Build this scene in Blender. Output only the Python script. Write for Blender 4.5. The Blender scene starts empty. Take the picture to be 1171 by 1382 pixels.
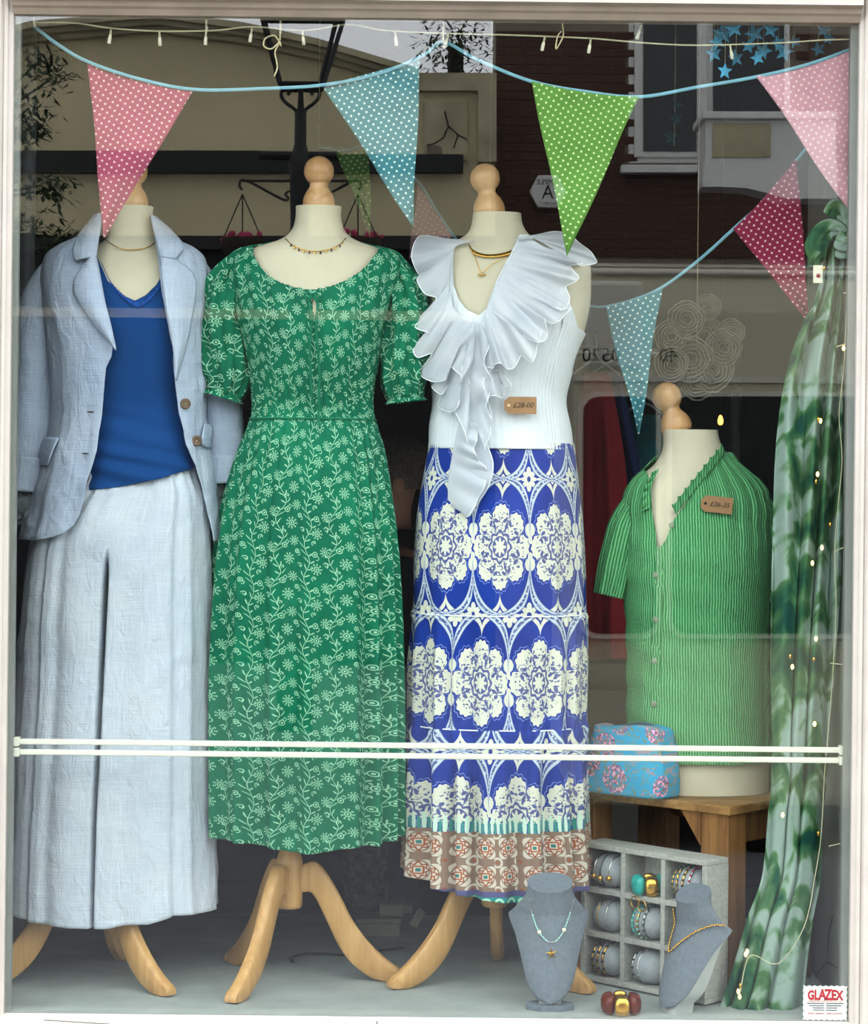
import bpy, bmesh, math, random
import numpy as np
from mathutils import Vector, Matrix, Euler

random.seed(7)
rng = np.random.default_rng(7)
PI = math.pi
SC = bpy.context.scene
COL = SC.collection

# ------------------------------------------------------------------ camera
CAM_Y, CAM_Z, F_PX, ROLL = -4.6, 1.04, 3286.0, 0.0105
PX0, PY0 = 585.5, 630.0                      # pixel of the optical axis (image is 1171 x 1382)
cam_data = bpy.data.cameras.new('camera')
cam_data.sensor_fit = 'HORIZONTAL'
cam_data.sensor_width = 36.0
cam_data.lens = F_PX / 1171.0 * 36.0
cam_data.shift_y = -(691.0 - PY0) / 1171.0
cam_data.clip_end = 200
cam = bpy.data.objects.new('camera', cam_data)
cam.matrix_world = Matrix.Translation((0, CAM_Y, CAM_Z)) @ Matrix.Rotation(PI / 2, 4, 'X') @ Matrix.Rotation(ROLL, 4, 'Z')
COL.objects.link(cam)
SC.camera = cam

# ------------------------------------------------------------------ light
world = bpy.data.worlds.new('overcast_sky')
SC.world = world
world.use_nodes = True
bg = world.node_tree.nodes['Background']
bg.inputs['Color'].default_value = (0.93, 0.96, 1.0, 1)
bg.inputs['Strength'].default_value = 4.5
SC.view_settings.view_transform = 'Standard'
SC.view_settings.look = 'None'
SC.view_settings.gamma = 1.0
SC.view_settings.use_curve_mapping = False
SC.view_settings.exposure = 0.33
try:
    SC.cycles.max_bounces = 8
    SC.cycles.transparent_max_bounces = 16
    SC.cycles.diffuse_bounces = 4
    SC.cycles.use_adaptive_sampling = False
except Exception:
    pass


def T(px, py, Y):
    """point of the picture at depth Y behind the glass plane (Y = 0)"""
    dx, dy = px - PX0, PY0 - py
    wx = dx * math.cos(ROLL) - dy * math.sin(ROLL)
    wz = dx * math.sin(ROLL) + dy * math.cos(ROLL)
    k = (Y - CAM_Y) / F_PX
    return Vector((wx * k, Y, CAM_Z + wz * k))


def TZ(px, py, Y):
    return T(px, py, Y).z


def TX(px, py, Y):
    return T(px, py, Y).x


def MM(Y):                                   # metres per pixel at that depth
    return (Y - CAM_Y) / F_PX


def RF(px, py, Y):
    """street-side point whose mirror image in the glass is seen at that pixel (Y = distance from the glass)"""
    p = T(px, py, Y)
    return Vector((p.x, -Y, p.z))


# ------------------------------------------------------------------ scene tree helpers
def link(o, parent=None):
    COL.objects.link(o)
    if parent is not None:
        o.parent = parent
    return o


def tag(o, label=None, cat=None, group=None, kind=None):
    if label: o['label'] = label
    if cat: o['category'] = cat
    if group: o['group'] = group
    if kind: o['kind'] = kind
    return o


def thing(name, label, cat, loc=(0, 0, 0), group=None, kind=None):
    o = bpy.data.objects.new(name, None)
    o.empty_display_size = 0.05
    link(o)
    o.location = loc
    o['_loc'] = 0
    del o['_loc']
    return tag(o, label, cat, group, kind)


def to_local(o, parent):
    """mesh data is made in world coordinates; keep it there under a moved parent"""
    if parent is not None:
        loc = Vector(parent.location)
        p = parent.parent
        while p is not None:
            loc += Vector(p.location); p = p.parent
        o.location = -loc


def mesh_obj(name, verts, faces, mat, parent=None, uvs=None, smooth=True, thick=0.0, bevel=0.0, sub=0):
    me = bpy.data.meshes.new(name)
    me.from_pydata([tuple(map(float, v)) for v in verts], [], [tuple(map(int, f)) for f in faces])
    if uvs is not None:
        uvl = me.uv_layers.new(name='UVMap')
        li = np.empty(len(me.loops), dtype=np.int32)
        me.loops.foreach_get('vertex_index', li)
        uvl.data.foreach_set('uv', np.asarray(uvs, dtype=np.float32)[li].ravel())
    if smooth:
        me.polygons.foreach_set('use_smooth', [True] * len(me.polygons))
    me.materials.append(mat)
    me.update()
    o = bpy.data.objects.new(name, me)
    link(o, parent)
    to_local(o, parent)
    if sub:
        m = o.modifiers.new('sub', 'SUBSURF'); m.levels = sub; m.render_levels = sub
    if thick:
        m = o.modifiers.new('solid', 'SOLIDIFY'); m.thickness = thick; m.offset = 0
    if bevel:
        m = o.modifiers.new('bev', 'BEVEL'); m.width = bevel; m.segments = 2; m.limit_method = 'ANGLE'
        m.angle_limit = math.radians(40)
    return o


def grid_faces(nu, nv, closed_u=False, closed_v=False):
    """vertex index = i * nv + j"""
    i = np.arange(nu if closed_u else nu - 1)
    j = np.arange(nv if closed_v else nv - 1)
    I, J = np.meshgrid(i, j, indexing='ij')
    I2, J2 = (I + 1) % nu, (J + 1) % nv
    return np.stack([I * nv + J, I2 * nv + J, I2 * nv + J2, I * nv + J2], -1).reshape(-1, 4)


def grid_obj(name, P, mat, parent=None, UV=None, closed_u=False, closed_v=False, thick=0.0, smooth=True, caps=False, flip=False):
    nu, nv = P.shape[:2]
    F = grid_faces(nu, nv, closed_u, closed_v)
    if flip:
        F = F[:, ::-1]
    F = F.tolist()
    if caps:                                 # close both v ends with fans
        F.append([i * nv for i in range(nu)][::-1])
        F.append([i * nv + nv - 1 for i in range(nu)])
    return mesh_obj(name, P.reshape(-1, 3), F, mat, parent, None if UV is None else UV.reshape(-1, 2), smooth, thick)


class MB:
    """collects simple solids into ONE mesh"""
    def __init__(self): self.v, self.f = [], []

    def add(self, vs, fs):
        b = len(self.v)
        self.v += [Vector(v) for v in vs]
        self.f += [[b + i for i in f] for f in fs]
        return self

    def box(self, lo, hi):
        x0, y0, z0 = lo; x1, y1, z1 = hi
        return self.add([(x0, y0, z0), (x1, y0, z0), (x1, y1, z0), (x0, y1, z0), (x0, y0, z1), (x1, y0, z1), (x1, y1, z1), (x0, y1, z1)],
                        [(3, 2, 1, 0), (4, 5, 6, 7), (0, 1, 5, 4), (1, 2, 6, 5), (2, 3, 7, 6), (3, 0, 4, 7)])

    def prism(self, poly, axis_vec):
        """poly: list of 3D points (planar), extruded along axis_vec"""
        n = len(poly); a = Vector(axis_vec)
        vs = [Vector(p) for p in poly] + [Vector(p) + a for p in poly]
        fs = [list(range(n))[::-1], list(range(n, 2 * n))] + [[i, (i + 1) % n, n + (i + 1) % n, n + i] for i in range(n)]
        return self.add(vs, fs)

    def tube(self, pts, r, n=8, closed=False, cap=True):
        pts = [Vector(p) for p in pts]
        m = len(pts)
        rs = r if hasattr(r, '__len__') else [r] * m
        up = Vector((0, 0, 1)); b = len(self.v)
        prev = None
        for k in range(m):
            if closed: t = pts[(k + 1) % m] - pts[k - 1]
            else: t = pts[min(k + 1, m - 1)] - pts[max(k - 1, 0)]
            if t.length < 1e-9: t = Vector((0, 0, 1))
            t.normalize()
            if prev is None:
                ref = Vector((0, 1, 0)) if abs(t.y) < 0.9 else Vector((1, 0, 0))
                a = t.cross(ref).normalized()
            else:
                a = (prev - t * prev.dot(t))
                a = a.normalized() if a.length > 1e-6 else t.orthogonal().normalized()
            prev = a; c = t.cross(a)
            for q in range(n):
                an = 2 * PI * q / n
                self.v.append(pts[k] + (a * math.cos(an) + c * math.sin(an)) * rs[k])
        for k in range(m if closed else m - 1):
            k2 = (k + 1) % m
            for q in range(n):
                q2 = (q + 1) % n
                self.f.append([b + k * n + q, b + k * n + q2, b + k2 * n + q2, b + k2 * n + q])
        if cap and not closed:
            self.f.append([b + q for q in range(n)][::-1])
            self.f.append([b + (m - 1) * n + q for q in range(n)])
        return self

    def lathe(self, prof, origin=(0, 0, 0), axis=(0, 0, 1), n=24):
        """prof: (radius, height) list along axis"""
        ax = Vector(axis).normalized(); a = ax.orthogonal().normalized(); c = ax.cross(a)
        o = Vector(origin); b = len(self.v); m = len(prof)
        for (r, h) in prof:
            for q in range(n):
                an = 2 * PI * q / n
                self.v.append(o + ax * h + (a * math.cos(an) + c * math.sin(an)) * max(r, 1e-5))
        for k in range(m - 1):
            for q in range(n):
                q2 = (q + 1) % n
                self.f.append([b + k * n + q, b + k * n + q2, b + (k + 1) * n + q2, b + (k + 1) * n + q])
        self.f.append([b + q for q in range(n)][::-1])
        self.f.append([b + (m - 1) * n + q for q in range(n)])
        return self

    def ball(self, c, r, n=10, sc=(1, 1, 1)):
        prof = []
        b = len(self.v)
        for k in range(n + 1):
            t = -PI / 2 + PI * k / n
            prof.append((math.cos(t) * r, math.sin(t) * r))
        self.lathe(prof, (0, 0, 0), (0, 0, 1), n + 4)
        for i in range(b, len(self.v)):
            v = self.v[i]
            self.v[i] = Vector((v.x * sc[0], v.y * sc[1], v.z * sc[2])) + Vector(c)
        return self

    def xform(self, M):
        self.v = [M @ v for v in self.v]; return self

    def build(self, name, mat, parent=None, smooth=False, bevel=0.0, thick=0.0, sub=0):
        o = mesh_obj(name, self.v, self.f, mat, parent, None, smooth, thick, bevel, sub)
        return o


def smooth_by_angle(o, deg=40):
    me = o.data
    me.polygons.foreach_set('use_smooth', [True] * len(me.polygons))
    bm = bmesh.new(); bm.from_mesh(me)
    bmesh.ops.recalc_face_normals(bm, faces=bm.faces)
    for e in bm.edges:
        if len(e.link_faces) == 2 and e.calc_face_angle(0) > math.radians(deg):
            e.smooth = False
    bm.to_mesh(me); bm.free()
    return o


def pchip(xs, ys, x):
    """smooth monotone interpolation, xs ascending"""
    xs = np.asarray(xs, float); ys = np.asarray(ys, float)
    h = np.diff(xs); dl = np.diff(ys) / h
    m = np.zeros_like(ys)
    if len(xs) > 2:
        w1 = 2 * h[1:] + h[:-1]; w2 = h[1:] + 2 * h[:-1]
        ok = dl[1:] * dl[:-1] > 0
        with np.errstate(divide='ignore', invalid='ignore'):
            m[1:-1] = np.where(ok, (w1 + w2) / (w1 / dl[:-1] + w2 / dl[1:]), 0)
    m[0], m[-1] = dl[0], dl[-1]
    x = np.clip(x, xs[0], xs[-1])
    k = np.clip(np.searchsorted(xs, x, side='right') - 1, 0, len(xs) - 2)
    t = (x - xs[k]) / h[k]
    return ((2 * t**3 - 3 * t**2 + 1) * ys[k] + (t**3 - 2 * t**2 + t) * h[k] * m[k]
            + (-2 * t**3 + 3 * t**2) * ys[k + 1] + (t**3 - t**2) * h[k] * m[k + 1])


def spline(pts, n):
    """Catmull-Rom through points (any dimension), n samples"""
    P = np.array([list(p) for p in pts], float)
    if len(P) == 2:
        t = np.linspace(0, 1, n)[:, None]
        return P[0] * (1 - t) + P[1] * t
    d = np.r_[0, np.cumsum(np.linalg.norm(np.diff(P, axis=0), axis=1) ** 0.75)]
    s = np.linspace(0, d[-1], n)
    Q = np.vstack([2 * P[0] - P[1], P, 2 * P[-1] - P[-2]])
    k = np.clip(np.searchsorted(d, s, side='right') - 1, 0, len(P) - 2)
    t = ((s - d[k]) / (d[k + 1] - d[k]))[:, None]
    p0, p1, p2, p3 = Q[k], Q[k + 1], Q[k + 2], Q[k + 3]
    return 0.5 * ((2 * p1) + (-p0 + p2) * t + (2 * p0 - 5 * p1 + 4 * p2 - p3) * t**2 + (-p0 + 3 * p1 - 3 * p2 + p3) * t**3)


class Body:
    """a trunk given by its outline in the picture: rows (py, x_left, x_right, half depth)"""
    def __init__(self, rows, Y, p=2.3, cxpx=None):
        self.Y, self.p = Y, p
        z, c, h, d = [], [], [], []
        for r in rows:
            a, b = T(r[1], r[0], Y), T(r[2], r[0], Y)
            z.append((a.z + b.z) / 2); c.append((a.x + b.x) / 2); h.append((b.x - a.x) / 2); d.append(r[3])
        o = np.argsort(z)
        self.z, self.c, self.h, self.d = (np.array(q)[o] for q in (z, c, h, d))

    def grown(self, g):
        b = Body.__new__(Body)
        b.Y, b.p, b.z, b.c, b.h, b.d = self.Y, self.p, self.z, self.c, self.h + g, self.d + g
        return b

    def cx(self, z): return pchip(self.z, self.c, z)
    def hw(self, z): return pchip(self.z, self.h, z)
    def dp(self, z): return pchip(self.z, self.d, z)

    def pt(self, th, z):
        c, s = np.cos(th), np.sin(th)
        e = 2 / self.p
        x = self.cx(z) + self.hw(z) * np.sign(c) * np.abs(c) ** e
        y = self.Y - self.dp(z) * np.sign(s) * np.abs(s) ** e
        return x, y

    def front(self, x, z):
        """depth of the front surface at x, z"""
        q = np.clip(np.abs((x - self.cx(z)) / self.hw(z)), 0, 1)
        return self.Y - self.dp(z) * (1 - q ** self.p) ** (1 / self.p)

    def fpx(self, px, py, off=0.0, it=6):
        """world point on the front surface under a pixel, off = metres out towards the street"""
        Y = self.Y - 0.1
        for _ in range(it):
            p = T(px, py, Y)
            Y = float(self.front(p.x, p.z)) - off
        return T(px, py, Y)

    def th_at(self, x, z):
        """front angle whose x is given"""
        q = np.clip((x - self.cx(z)) / self.hw(z), -1, 1)
        return np.arccos(np.sign(q) * np.abs(q) ** (self.p / 2))


def folds(th, n, seed, sharp=1.0, jitter=0.6):
    """drapery profile around the body, periodic in th, in [-1, 1]"""
    r = np.random.default_rng(seed)
    w = th + jitter * (0.5 * np.sin(2 * th + r.uniform(0, 6)) + 0.35 * np.sin(5 * th + r.uniform(0, 6)) + 0.2 * np.sin(9 * th + r.uniform(0, 6))) * (3.0 / max(n, 3))
    a = np.sin(n * w + r.uniform(0, 6))
    a = np.sign(a) * np.abs(a) ** sharp
    b = np.sin((n * 2 + 1) * w + r.uniform(0, 6))
    return 0.75 * a + 0.25 * b


def wrinkle(u, v, seed, n=9, f0=12.0, f1=45.0, dirbias=0.0):
    """creased linen: ridges in random directions; u, v in metres, result about -1..1"""
    r = np.random.default_rng(seed)
    out = 0
    for k in range(n):
        f = f0 * (f1 / f0) ** (k / max(n - 1, 1)); a = r.uniform(0, PI)
        ph = f * (u * np.cos(a) + v * np.sin(a)) + 1.6 * np.sin(f * 0.35 * (u * np.sin(a) - v * np.cos(a)) + r.uniform(0, 6)) + r.uniform(0, 6)
        m = 0.5 + 0.5 * np.sin(r.uniform(4, 9) * u + r.uniform(4, 9) * v + r.uniform(0, 6))
        out = out + (1 - 2 * np.abs(np.sin(ph)) ** 0.7) * m * (f0 / f) ** 0.6
    return out / 2.2


def garment(name, body, mat, parent, ztop, zbot, nu=240, nv=160, cut=None, fold=None, th0=0.0, th1=2 * PI, thick=0.0015, uvs=(1, 1), noise=0.0, closed=True, bot_fn=None, dense=0.0):
    """tube of cloth round a body. cut(x, z, front) -> True where there is no cloth (neck, armholes).
    fold(th, z) -> outward displacement. bot_fn(x, front) -> z of the hem."""
    th = np.linspace(th0, th1, nu, endpoint=not closed)
    if dense:                                # crowd the columns at the front and back middle
        th = th - dense * np.sin(2 * (th - PI / 2)) / 2
    zs = np.linspace(zbot, ztop, 400)
    TH, ZS = np.meshgrid(th, zs, indexing='ij')
    X, _ = body.pt(TH, ZS)
    front = np.sin(TH) > 0
    top = np.full(nu, ztop)
    if cut is not None:
        C = cut(X, ZS, front)
        zmid = zbot + 0.02
        for i in range(nu):
            k = np.argmax(C[i]) if C[i].any() else -1
            if k > 0: top[i] = zs[k]
        # light smoothing of the cut edge
    bot = np.full(nu, zbot)
    if bot_fn is not None:
        xb, _ = body.pt(th, np.full(nu, zbot))
        bot = bot_fn(xb, np.sin(th))
    v = np.linspace(0, 1, nv)
    Z = bot[:, None] * (1 - v) + top[:, None] * v
    TH = np.repeat(th[:, None], nv, 1)
    x, y = body.pt(TH, Z)
    if fold is not None:
        d = fold(TH, Z)
        x = x + np.cos(TH) * d; y = y - np.sin(TH) * d
    if noise:
        x, y = x + 0, y + 0
    # UV: arc length from the front middle at hip height, real metres
    zref = bot.mean() * 0.6 + top.mean() * 0.4
    xr, yr = body.pt(th, np.full(nu, zref))
    ds = np.r_[0, np.cumsum(np.hypot(np.diff(xr), np.diff(yr)))]
    k = np.argmin(np.abs(th - PI / 2))
    U = np.repeat((ds - ds[k])[:, None], nv, 1) * -1
    UV = np.stack([U * uvs[0], Z * uvs[1]], -1)
    return grid_obj(name, np.stack([x, y, Z], -1), mat, parent, UV, closed_u=closed, thick=thick, flip=True)


def sleeve(name, path, radii, mat, parent, n=40, m=60, fold=None, flat=0.8, thick=0.0015, caps=False, uv0=(0, 0)):
    """tube of cloth along a path of points; flat squashes it front to back"""
    P = spline(path, m); R = pchip(np.linspace(0, 1, len(radii)), radii, np.linspace(0, 1, m))
    t = np.gradient(P, axis=0); t /= np.linalg.norm(t, axis=1)[:, None]
    yv = np.array([0, 1.0, 0])
    a = np.cross(t, yv); a /= np.linalg.norm(a, axis=1)[:, None]
    b = np.cross(a, t)
    th = np.linspace(0, 2 * PI, n, endpoint=False)
    L = np.r_[0, np.cumsum(np.linalg.norm(np.diff(P, axis=0), axis=1))]
    rr = np.repeat(R[None, :], n, 0)
    if fold is not None:
        rr = rr + fold(np.repeat(th[:, None], m, 1), np.repeat(np.linspace(0, 1, m)[None], n, 0))
    V = P[None] + a[None] * (np.cos(th)[:, None] * rr)[..., None] + b[None] * (np.sin(th)[:, None] * rr * flat)[..., None]
    U = np.repeat((th * R.mean())[:, None], m, 1) + uv0[0]
    UV = np.stack([U, np.repeat(-L[None], n, 0) + uv0[1]], -1)
    return grid_obj(name, V, mat, parent, UV, closed_u=True, thick=thick, caps=caps)


def ruled(name, A, B, mat, parent, nu=60, nv=24, disp=None, thick=0.0012, uv=True):
    """cloth between two 3D curves A and B (lists of points); disp(u, v) -> (n,3) offset array"""
    a, b = spline(A, nu), spline(B, nu)
    v = np.linspace(0, 1, nv)
    P = a[:, None] * (1 - v)[None, :, None] + b[:, None] * v[None, :, None]
    if disp is not None:
        U, V = np.meshgrid(np.linspace(0, 1, nu), v, indexing='ij')
        P = P + disp(U, V)
    UV = P[..., [0, 2]]
    return grid_obj(name, P, mat, parent, UV, thick=thick)

# ------------------------------------------------------------------ materials
def lin(h):
    h = h.lstrip('#')
    c = [int(h[i:i + 2], 16) / 255 for i in (0, 2, 4)]
    return tuple(x / 12.92 if x <= 0.04045 else ((x + 0.055) / 1.055) ** 2.4 for x in c) + (1.0,)


class S:
    """a socket with arithmetic: builds math nodes"""
    def __init__(self, nt, sock): self.nt, self.s = nt, sock

    def _op(self, op, *args, swap=False):
        n = self.nt.nodes.new('ShaderNodeMath'); n.operation = op
        seq = [self] + list(args)
        if swap: seq = seq[::-1]
        for i, a in enumerate(seq):
            if isinstance(a, S): self.nt.links.new(a.s, n.inputs[i])
            else: n.inputs[i].default_value = float(a)
        return S(self.nt, n.outputs[0])

    def __add__(self, o): return self._op('ADD', o)
    __radd__ = __add__
    def __sub__(self, o): return self._op('SUBTRACT', o)
    def __rsub__(self, o): return self._op('SUBTRACT', o, swap=True)
    def __mul__(self, o): return self._op('MULTIPLY', o)
    __rmul__ = __mul__
    def __truediv__(self, o): return self._op('DIVIDE', o)
    def __lt__(self, o): return self._op('LESS_THAN', o)
    def __gt__(self, o): return self._op('GREATER_THAN', o)
    def abs(self): return self._op('ABSOLUTE')
    def sqrt(self): return self._op('SQRT')
    def sin(self): return self._op('SINE')
    def cos(self): return self._op('COSINE')
    def pow(self, o): return self._op('POWER', o)
    def floor(self): return self._op('FLOOR')
    def wrap(self, w): return self._op('WRAP', w / 2, -w / 2)
    def max(self, o): return self._op('MAXIMUM', o)
    def min(self, o): return self._op('MINIMUM', o)
    def atan2(self, o): return self._op('ARCTAN2', o)
    def band(self, c, w): return (self - c).abs() < w


def hyp(a, b): return (a * a + b * b).sqrt()


class Mat:
    def __init__(self, name, rough=0.7, metal=0.0, spec=0.3):
        self.m = bpy.data.materials.new(name)
        self.m.use_nodes = True
        self.nt = self.m.node_tree
        self.b = self.nt.nodes['Principled BSDF']
        self.b.inputs['Roughness'].default_value = rough
        self.b.inputs['Metallic'].default_value = metal
        self.b.inputs['Specular IOR Level'].default_value = spec
        self._uv = self._obj = None

    def node(self, t): return self.nt.nodes.new(t)
    def ln(self, a, b): self.nt.links.new(a.s if isinstance(a, S) else a, b)

    def coords(self, which='UV'):
        n = self.node('ShaderNodeTexCoord')
        return n.outputs[which]

    def uv(self):
        n = self.node('ShaderNodeSeparateXYZ')
        self.ln(self.coords('UV'), n.inputs[0])
        return S(self.nt, n.outputs[0]), S(self.nt, n.outputs[1])

    def xyz(self):
        n = self.node('ShaderNodeSeparateXYZ')
        self.ln(self.coords('Object'), n.inputs[0])
        return [S(self.nt, o) for o in n.outputs]

    def mapped(self, which, scale):
        n = self.node('ShaderNodeMapping'); n.inputs['Scale'].default_value = scale
        self.ln(self.coords(which), n.inputs[0])
        return n.outputs[0]

    def noise(self, which='Object', scale=(1, 1, 1), s=5.0, detail=3, dist=0.0, rough=0.55):
        n = self.node('ShaderNodeTexNoise'); n.inputs['Scale'].default_value = s
        n.inputs['Detail'].default_value = detail; n.inputs['Distortion'].default_value = dist
        n.inputs['Roughness'].default_value = rough
        self.ln(self.mapped(which, scale), n.inputs['Vector'])
        return S(self.nt, n.outputs[0])

    def voronoi(self, which='Object', scale=(1, 1, 1), s=5.0, feature='F1', out=0, rnd=1.0):
        n = self.node('ShaderNodeTexVoronoi'); n.feature = feature; n.inputs['Scale'].default_value = s
        n.inputs['Randomness'].default_value = rnd
        self.ln(self.mapped(which, scale), n.inputs['Vector'])
        return S(self.nt, n.outputs[out])

    def ramp(self, fac, stops, interp='LINEAR'):
        n = self.node('ShaderNodeValToRGB'); cr = n.color_ramp; cr.interpolation = interp
        while len(cr.elements) < len(stops): cr.elements.new(0.5)
        for e, (p, c) in zip(cr.elements, stops):
            e.position = p; e.color = lin(c) if isinstance(c, str) else c
        self.ln(fac, n.inputs[0])
        return n.outputs[0]

    def mix(self, fac, a, b):
        n = self.node('ShaderNodeMix'); n.data_type = 'RGBA'
        for k, v in ((6, a), (7, b)):
            if isinstance(v, str): n.inputs[k].default_value = lin(v)
            else: self.ln(v, n.inputs[k])
        if isinstance(fac, S): self.ln(fac, n.inputs[0])
        else: n.inputs[0].default_value = fac
        return n.outputs[2]

    def color(self, c):
        if isinstance(c, str): self.b.inputs['Base Color'].default_value = lin(c)
        else: self.ln(c, self.b.inputs['Base Color'])
        return self

    def bump(self, h, dist=0.001, strength=0.5):
        n = self.node('ShaderNodeBump'); n.inputs['Distance'].default_value = dist
        n.inputs['Strength'].default_value = strength
        self.ln(h, n.inputs['Height']); self.ln(n.outputs[0], self.b.inputs['Normal'])
        return self

    def emit(self, c, st):
        self.b.inputs['Emission Color'].default_value = lin(c); self.b.inputs['Emission Strength'].default_value = st
        return self

    def sheer(self, opacity, translucent=0.3):
        """thin cloth: part of the light passes straight through, part is diffused through"""
        out = [n for n in self.nt.nodes if n.type == 'OUTPUT_MATERIAL'][0]
        tr = self.node('ShaderNodeBsdfTransparent'); tl = self.node('ShaderNodeBsdfTranslucent')
        src = self.b.inputs['Base Color']
        if src.links: self.ln(src.links[0].from_socket, tl.inputs[0])
        else: tl.inputs[0].default_value = src.default_value
        m1 = self.node('ShaderNodeMixShader'); m1.inputs[0].default_value = translucent
        self.ln(self.b.outputs[0], m1.inputs[1]); self.ln(tl.outputs[0], m1.inputs[2])
        if opacity < 1:
            m2 = self.node('ShaderNodeMixShader'); m2.inputs[0].default_value = opacity
            self.ln(tr.outputs[0], m2.inputs[1]); self.ln(m1.outputs[0], m2.inputs[2])
            self.ln(m2.outputs[0], out.inputs[0])
        else:
            self.ln(m1.outputs[0], out.inputs[0])
        return self


def plain(name, c, rough=0.7, metal=0.0, spec=0.3, var=0.12, scale=30.0, bump=0.0):
    """single colour with a little procedural unevenness"""
    m = Mat(name, rough, metal, spec)
    a = lin(c)
    d = tuple(x * (1 - var) for x in a[:3]) + (1,)
    l = tuple(min(1, x * (1 + var)) for x in a[:3]) + (1,)
    n = m.noise('Object', (1, 1, 1), scale, 4)
    m.color(m.ramp(n, [(0.3, d), (0.7, l)]))
    if bump: m.bump(m.noise('Object', (1, 1, 1), scale * 6, 3), bump, 0.6)
    return m


def polka(name, base, dot, wob=0.1):
    m = Mat(name, 0.85, spec=0.15)
    u, v = m.uv()
    W, H = 0.0150, 0.0175
    d1 = hyp(u.wrap(W), v.wrap(H))
    d2 = hyp((u + W / 2).wrap(W), (v + H / 2).wrap(H))
    k = d1.min(d2) < 0.0021
    n = m.noise('UV', (1, 1, 1), 14.0, 2)
    a = lin(base)
    c = m.ramp(n, [(0.3, tuple(x * (1 - wob) for x in a[:3]) + (1,)), (0.7, tuple(min(1, x * (1 + wob)) for x in a[:3]) + (1,))])
    m.color(m.mix(k, c, dot))
    m.bump(m.noise('UV', (1, 1, 1), 900.0, 1), 0.0004, 0.4)
    return m.sheer(1.0, 0.25).m


def floral_green():
    m = Mat('green_floral_print', 0.8, spec=0.2)
    u0, v0 = m.uv()
    wob = m.noise('UV', (1, 1, 1), 9.0, 1)
    u = u0 * 1.12 + (wob - 0.5) * 0.012
    v = v0 * 1.12 + u0 * 0.12
    W, H = 0.128, 0.078
    parts = []

    def flower(ex, ey, R):
        dx, dy = (u - ex).wrap(W), (v - ey).wrap(H)
        r, a = hyp(dx, dy), dy.atan2(dx)
        pet = ((r - 0.78 * R).abs() < 0.2 * R)._op('MULTIPLY', (a * 9).cos() > 0.25)
        hole = ((r - 0.80 * R).abs() < 0.07 * R) * ((a * 9).cos() > 0.80)
        parts.append(pet - hole)
        parts.append(r.band(0.40 * R, 0.075 * R))
        parts.append(r < 0.16 * R)

    def rings(ex, ey, R, ca):
        dx, dy = (u - ex).wrap(W), (v - ey).wrap(H)
        r = hyp(dx, dy)
        parts.append(r.band(R, 0.00085)); parts.append(r < R * 0.42)
        c2 = hyp(dx - R * 0.9, dy + R * ca)
        parts.append(c2.band(R * 0.75, 0.0007) * (dx > R * 0.55))

    def curl(ex, ey, R, sgn):
        dx, dy = (u - ex).wrap(W), (v - ey).wrap(H)
        r = hyp(dx, dy)
        parts.append(r.band(R, 0.0008) * ((dx * sgn + dy) > -R * 0.5))
        parts.append(hyp(dx - R * 0.3, dy).band(R * 0.45, 0.0007) * (dy * sgn < R * 0.2))

    def vine(ex, ph, amp, flip):
        cx = ((v + ph) * (2 * PI / H)).sin() * amp
        dx = (u - ex - cx).wrap(W)
        parts.append(dx.abs() < 0.0007)
        sp = H / 5
        sx = dx.abs()
        yl = (v + dx * (0.35 * flip) - sx * 0.85).wrap(sp)
        parts.append(hyp((sx - 0.0065) / 0.0050, yl / 0.0015) < 1.0)
        parts.append((yl.abs() < 0.0006) * (sx < 0.006))

    flower(0.030, 0.004, 0.0130)
    flower(0.050, 0.043, 0.0115)
    flower(0.094, 0.022, 0.0130)
    flower(0.104, 0.062, 0.0110)
    rings(0.027, 0.036, 0.0056, 1.4)
    rings(0.082, 0.050, 0.0054, -1.4)
    rings(0.113, 0.040, 0.0044, 1.3)
    curl(0.051, 0.014, 0.0056, 1)
    curl(0.078, 0.000, 0.0052, -1)
    curl(0.023, 0.060, 0.0050, -1)
    curl(0.120, 0.010, 0.0048, 1)
    vine(0.008, 0.0, 0.007, 1)
    vine(0.068, 0.03, 0.009, -1)
    k = parts[0]
    for p in parts[1:]: k = k.max(p)
    k = k.min(1.0).max(0.0)
    n = m.noise('UV', (1, 1, 1), 6.0, 3)
    base = m.ramp(n, [(0.3, '#00563e'), (0.7, '#006a4a')])
    m.color(m.mix(k * 0.66, base, '#a9dcb8'))
    # shirred waist: fine cross ripples
    rip = (u0 * 620.0).sin() * 0.4 + m.noise('UV', (300, 60, 1), 1.0, 2)
    m.bump(rip, 0.0008, 0.35)
    return m.m


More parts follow.
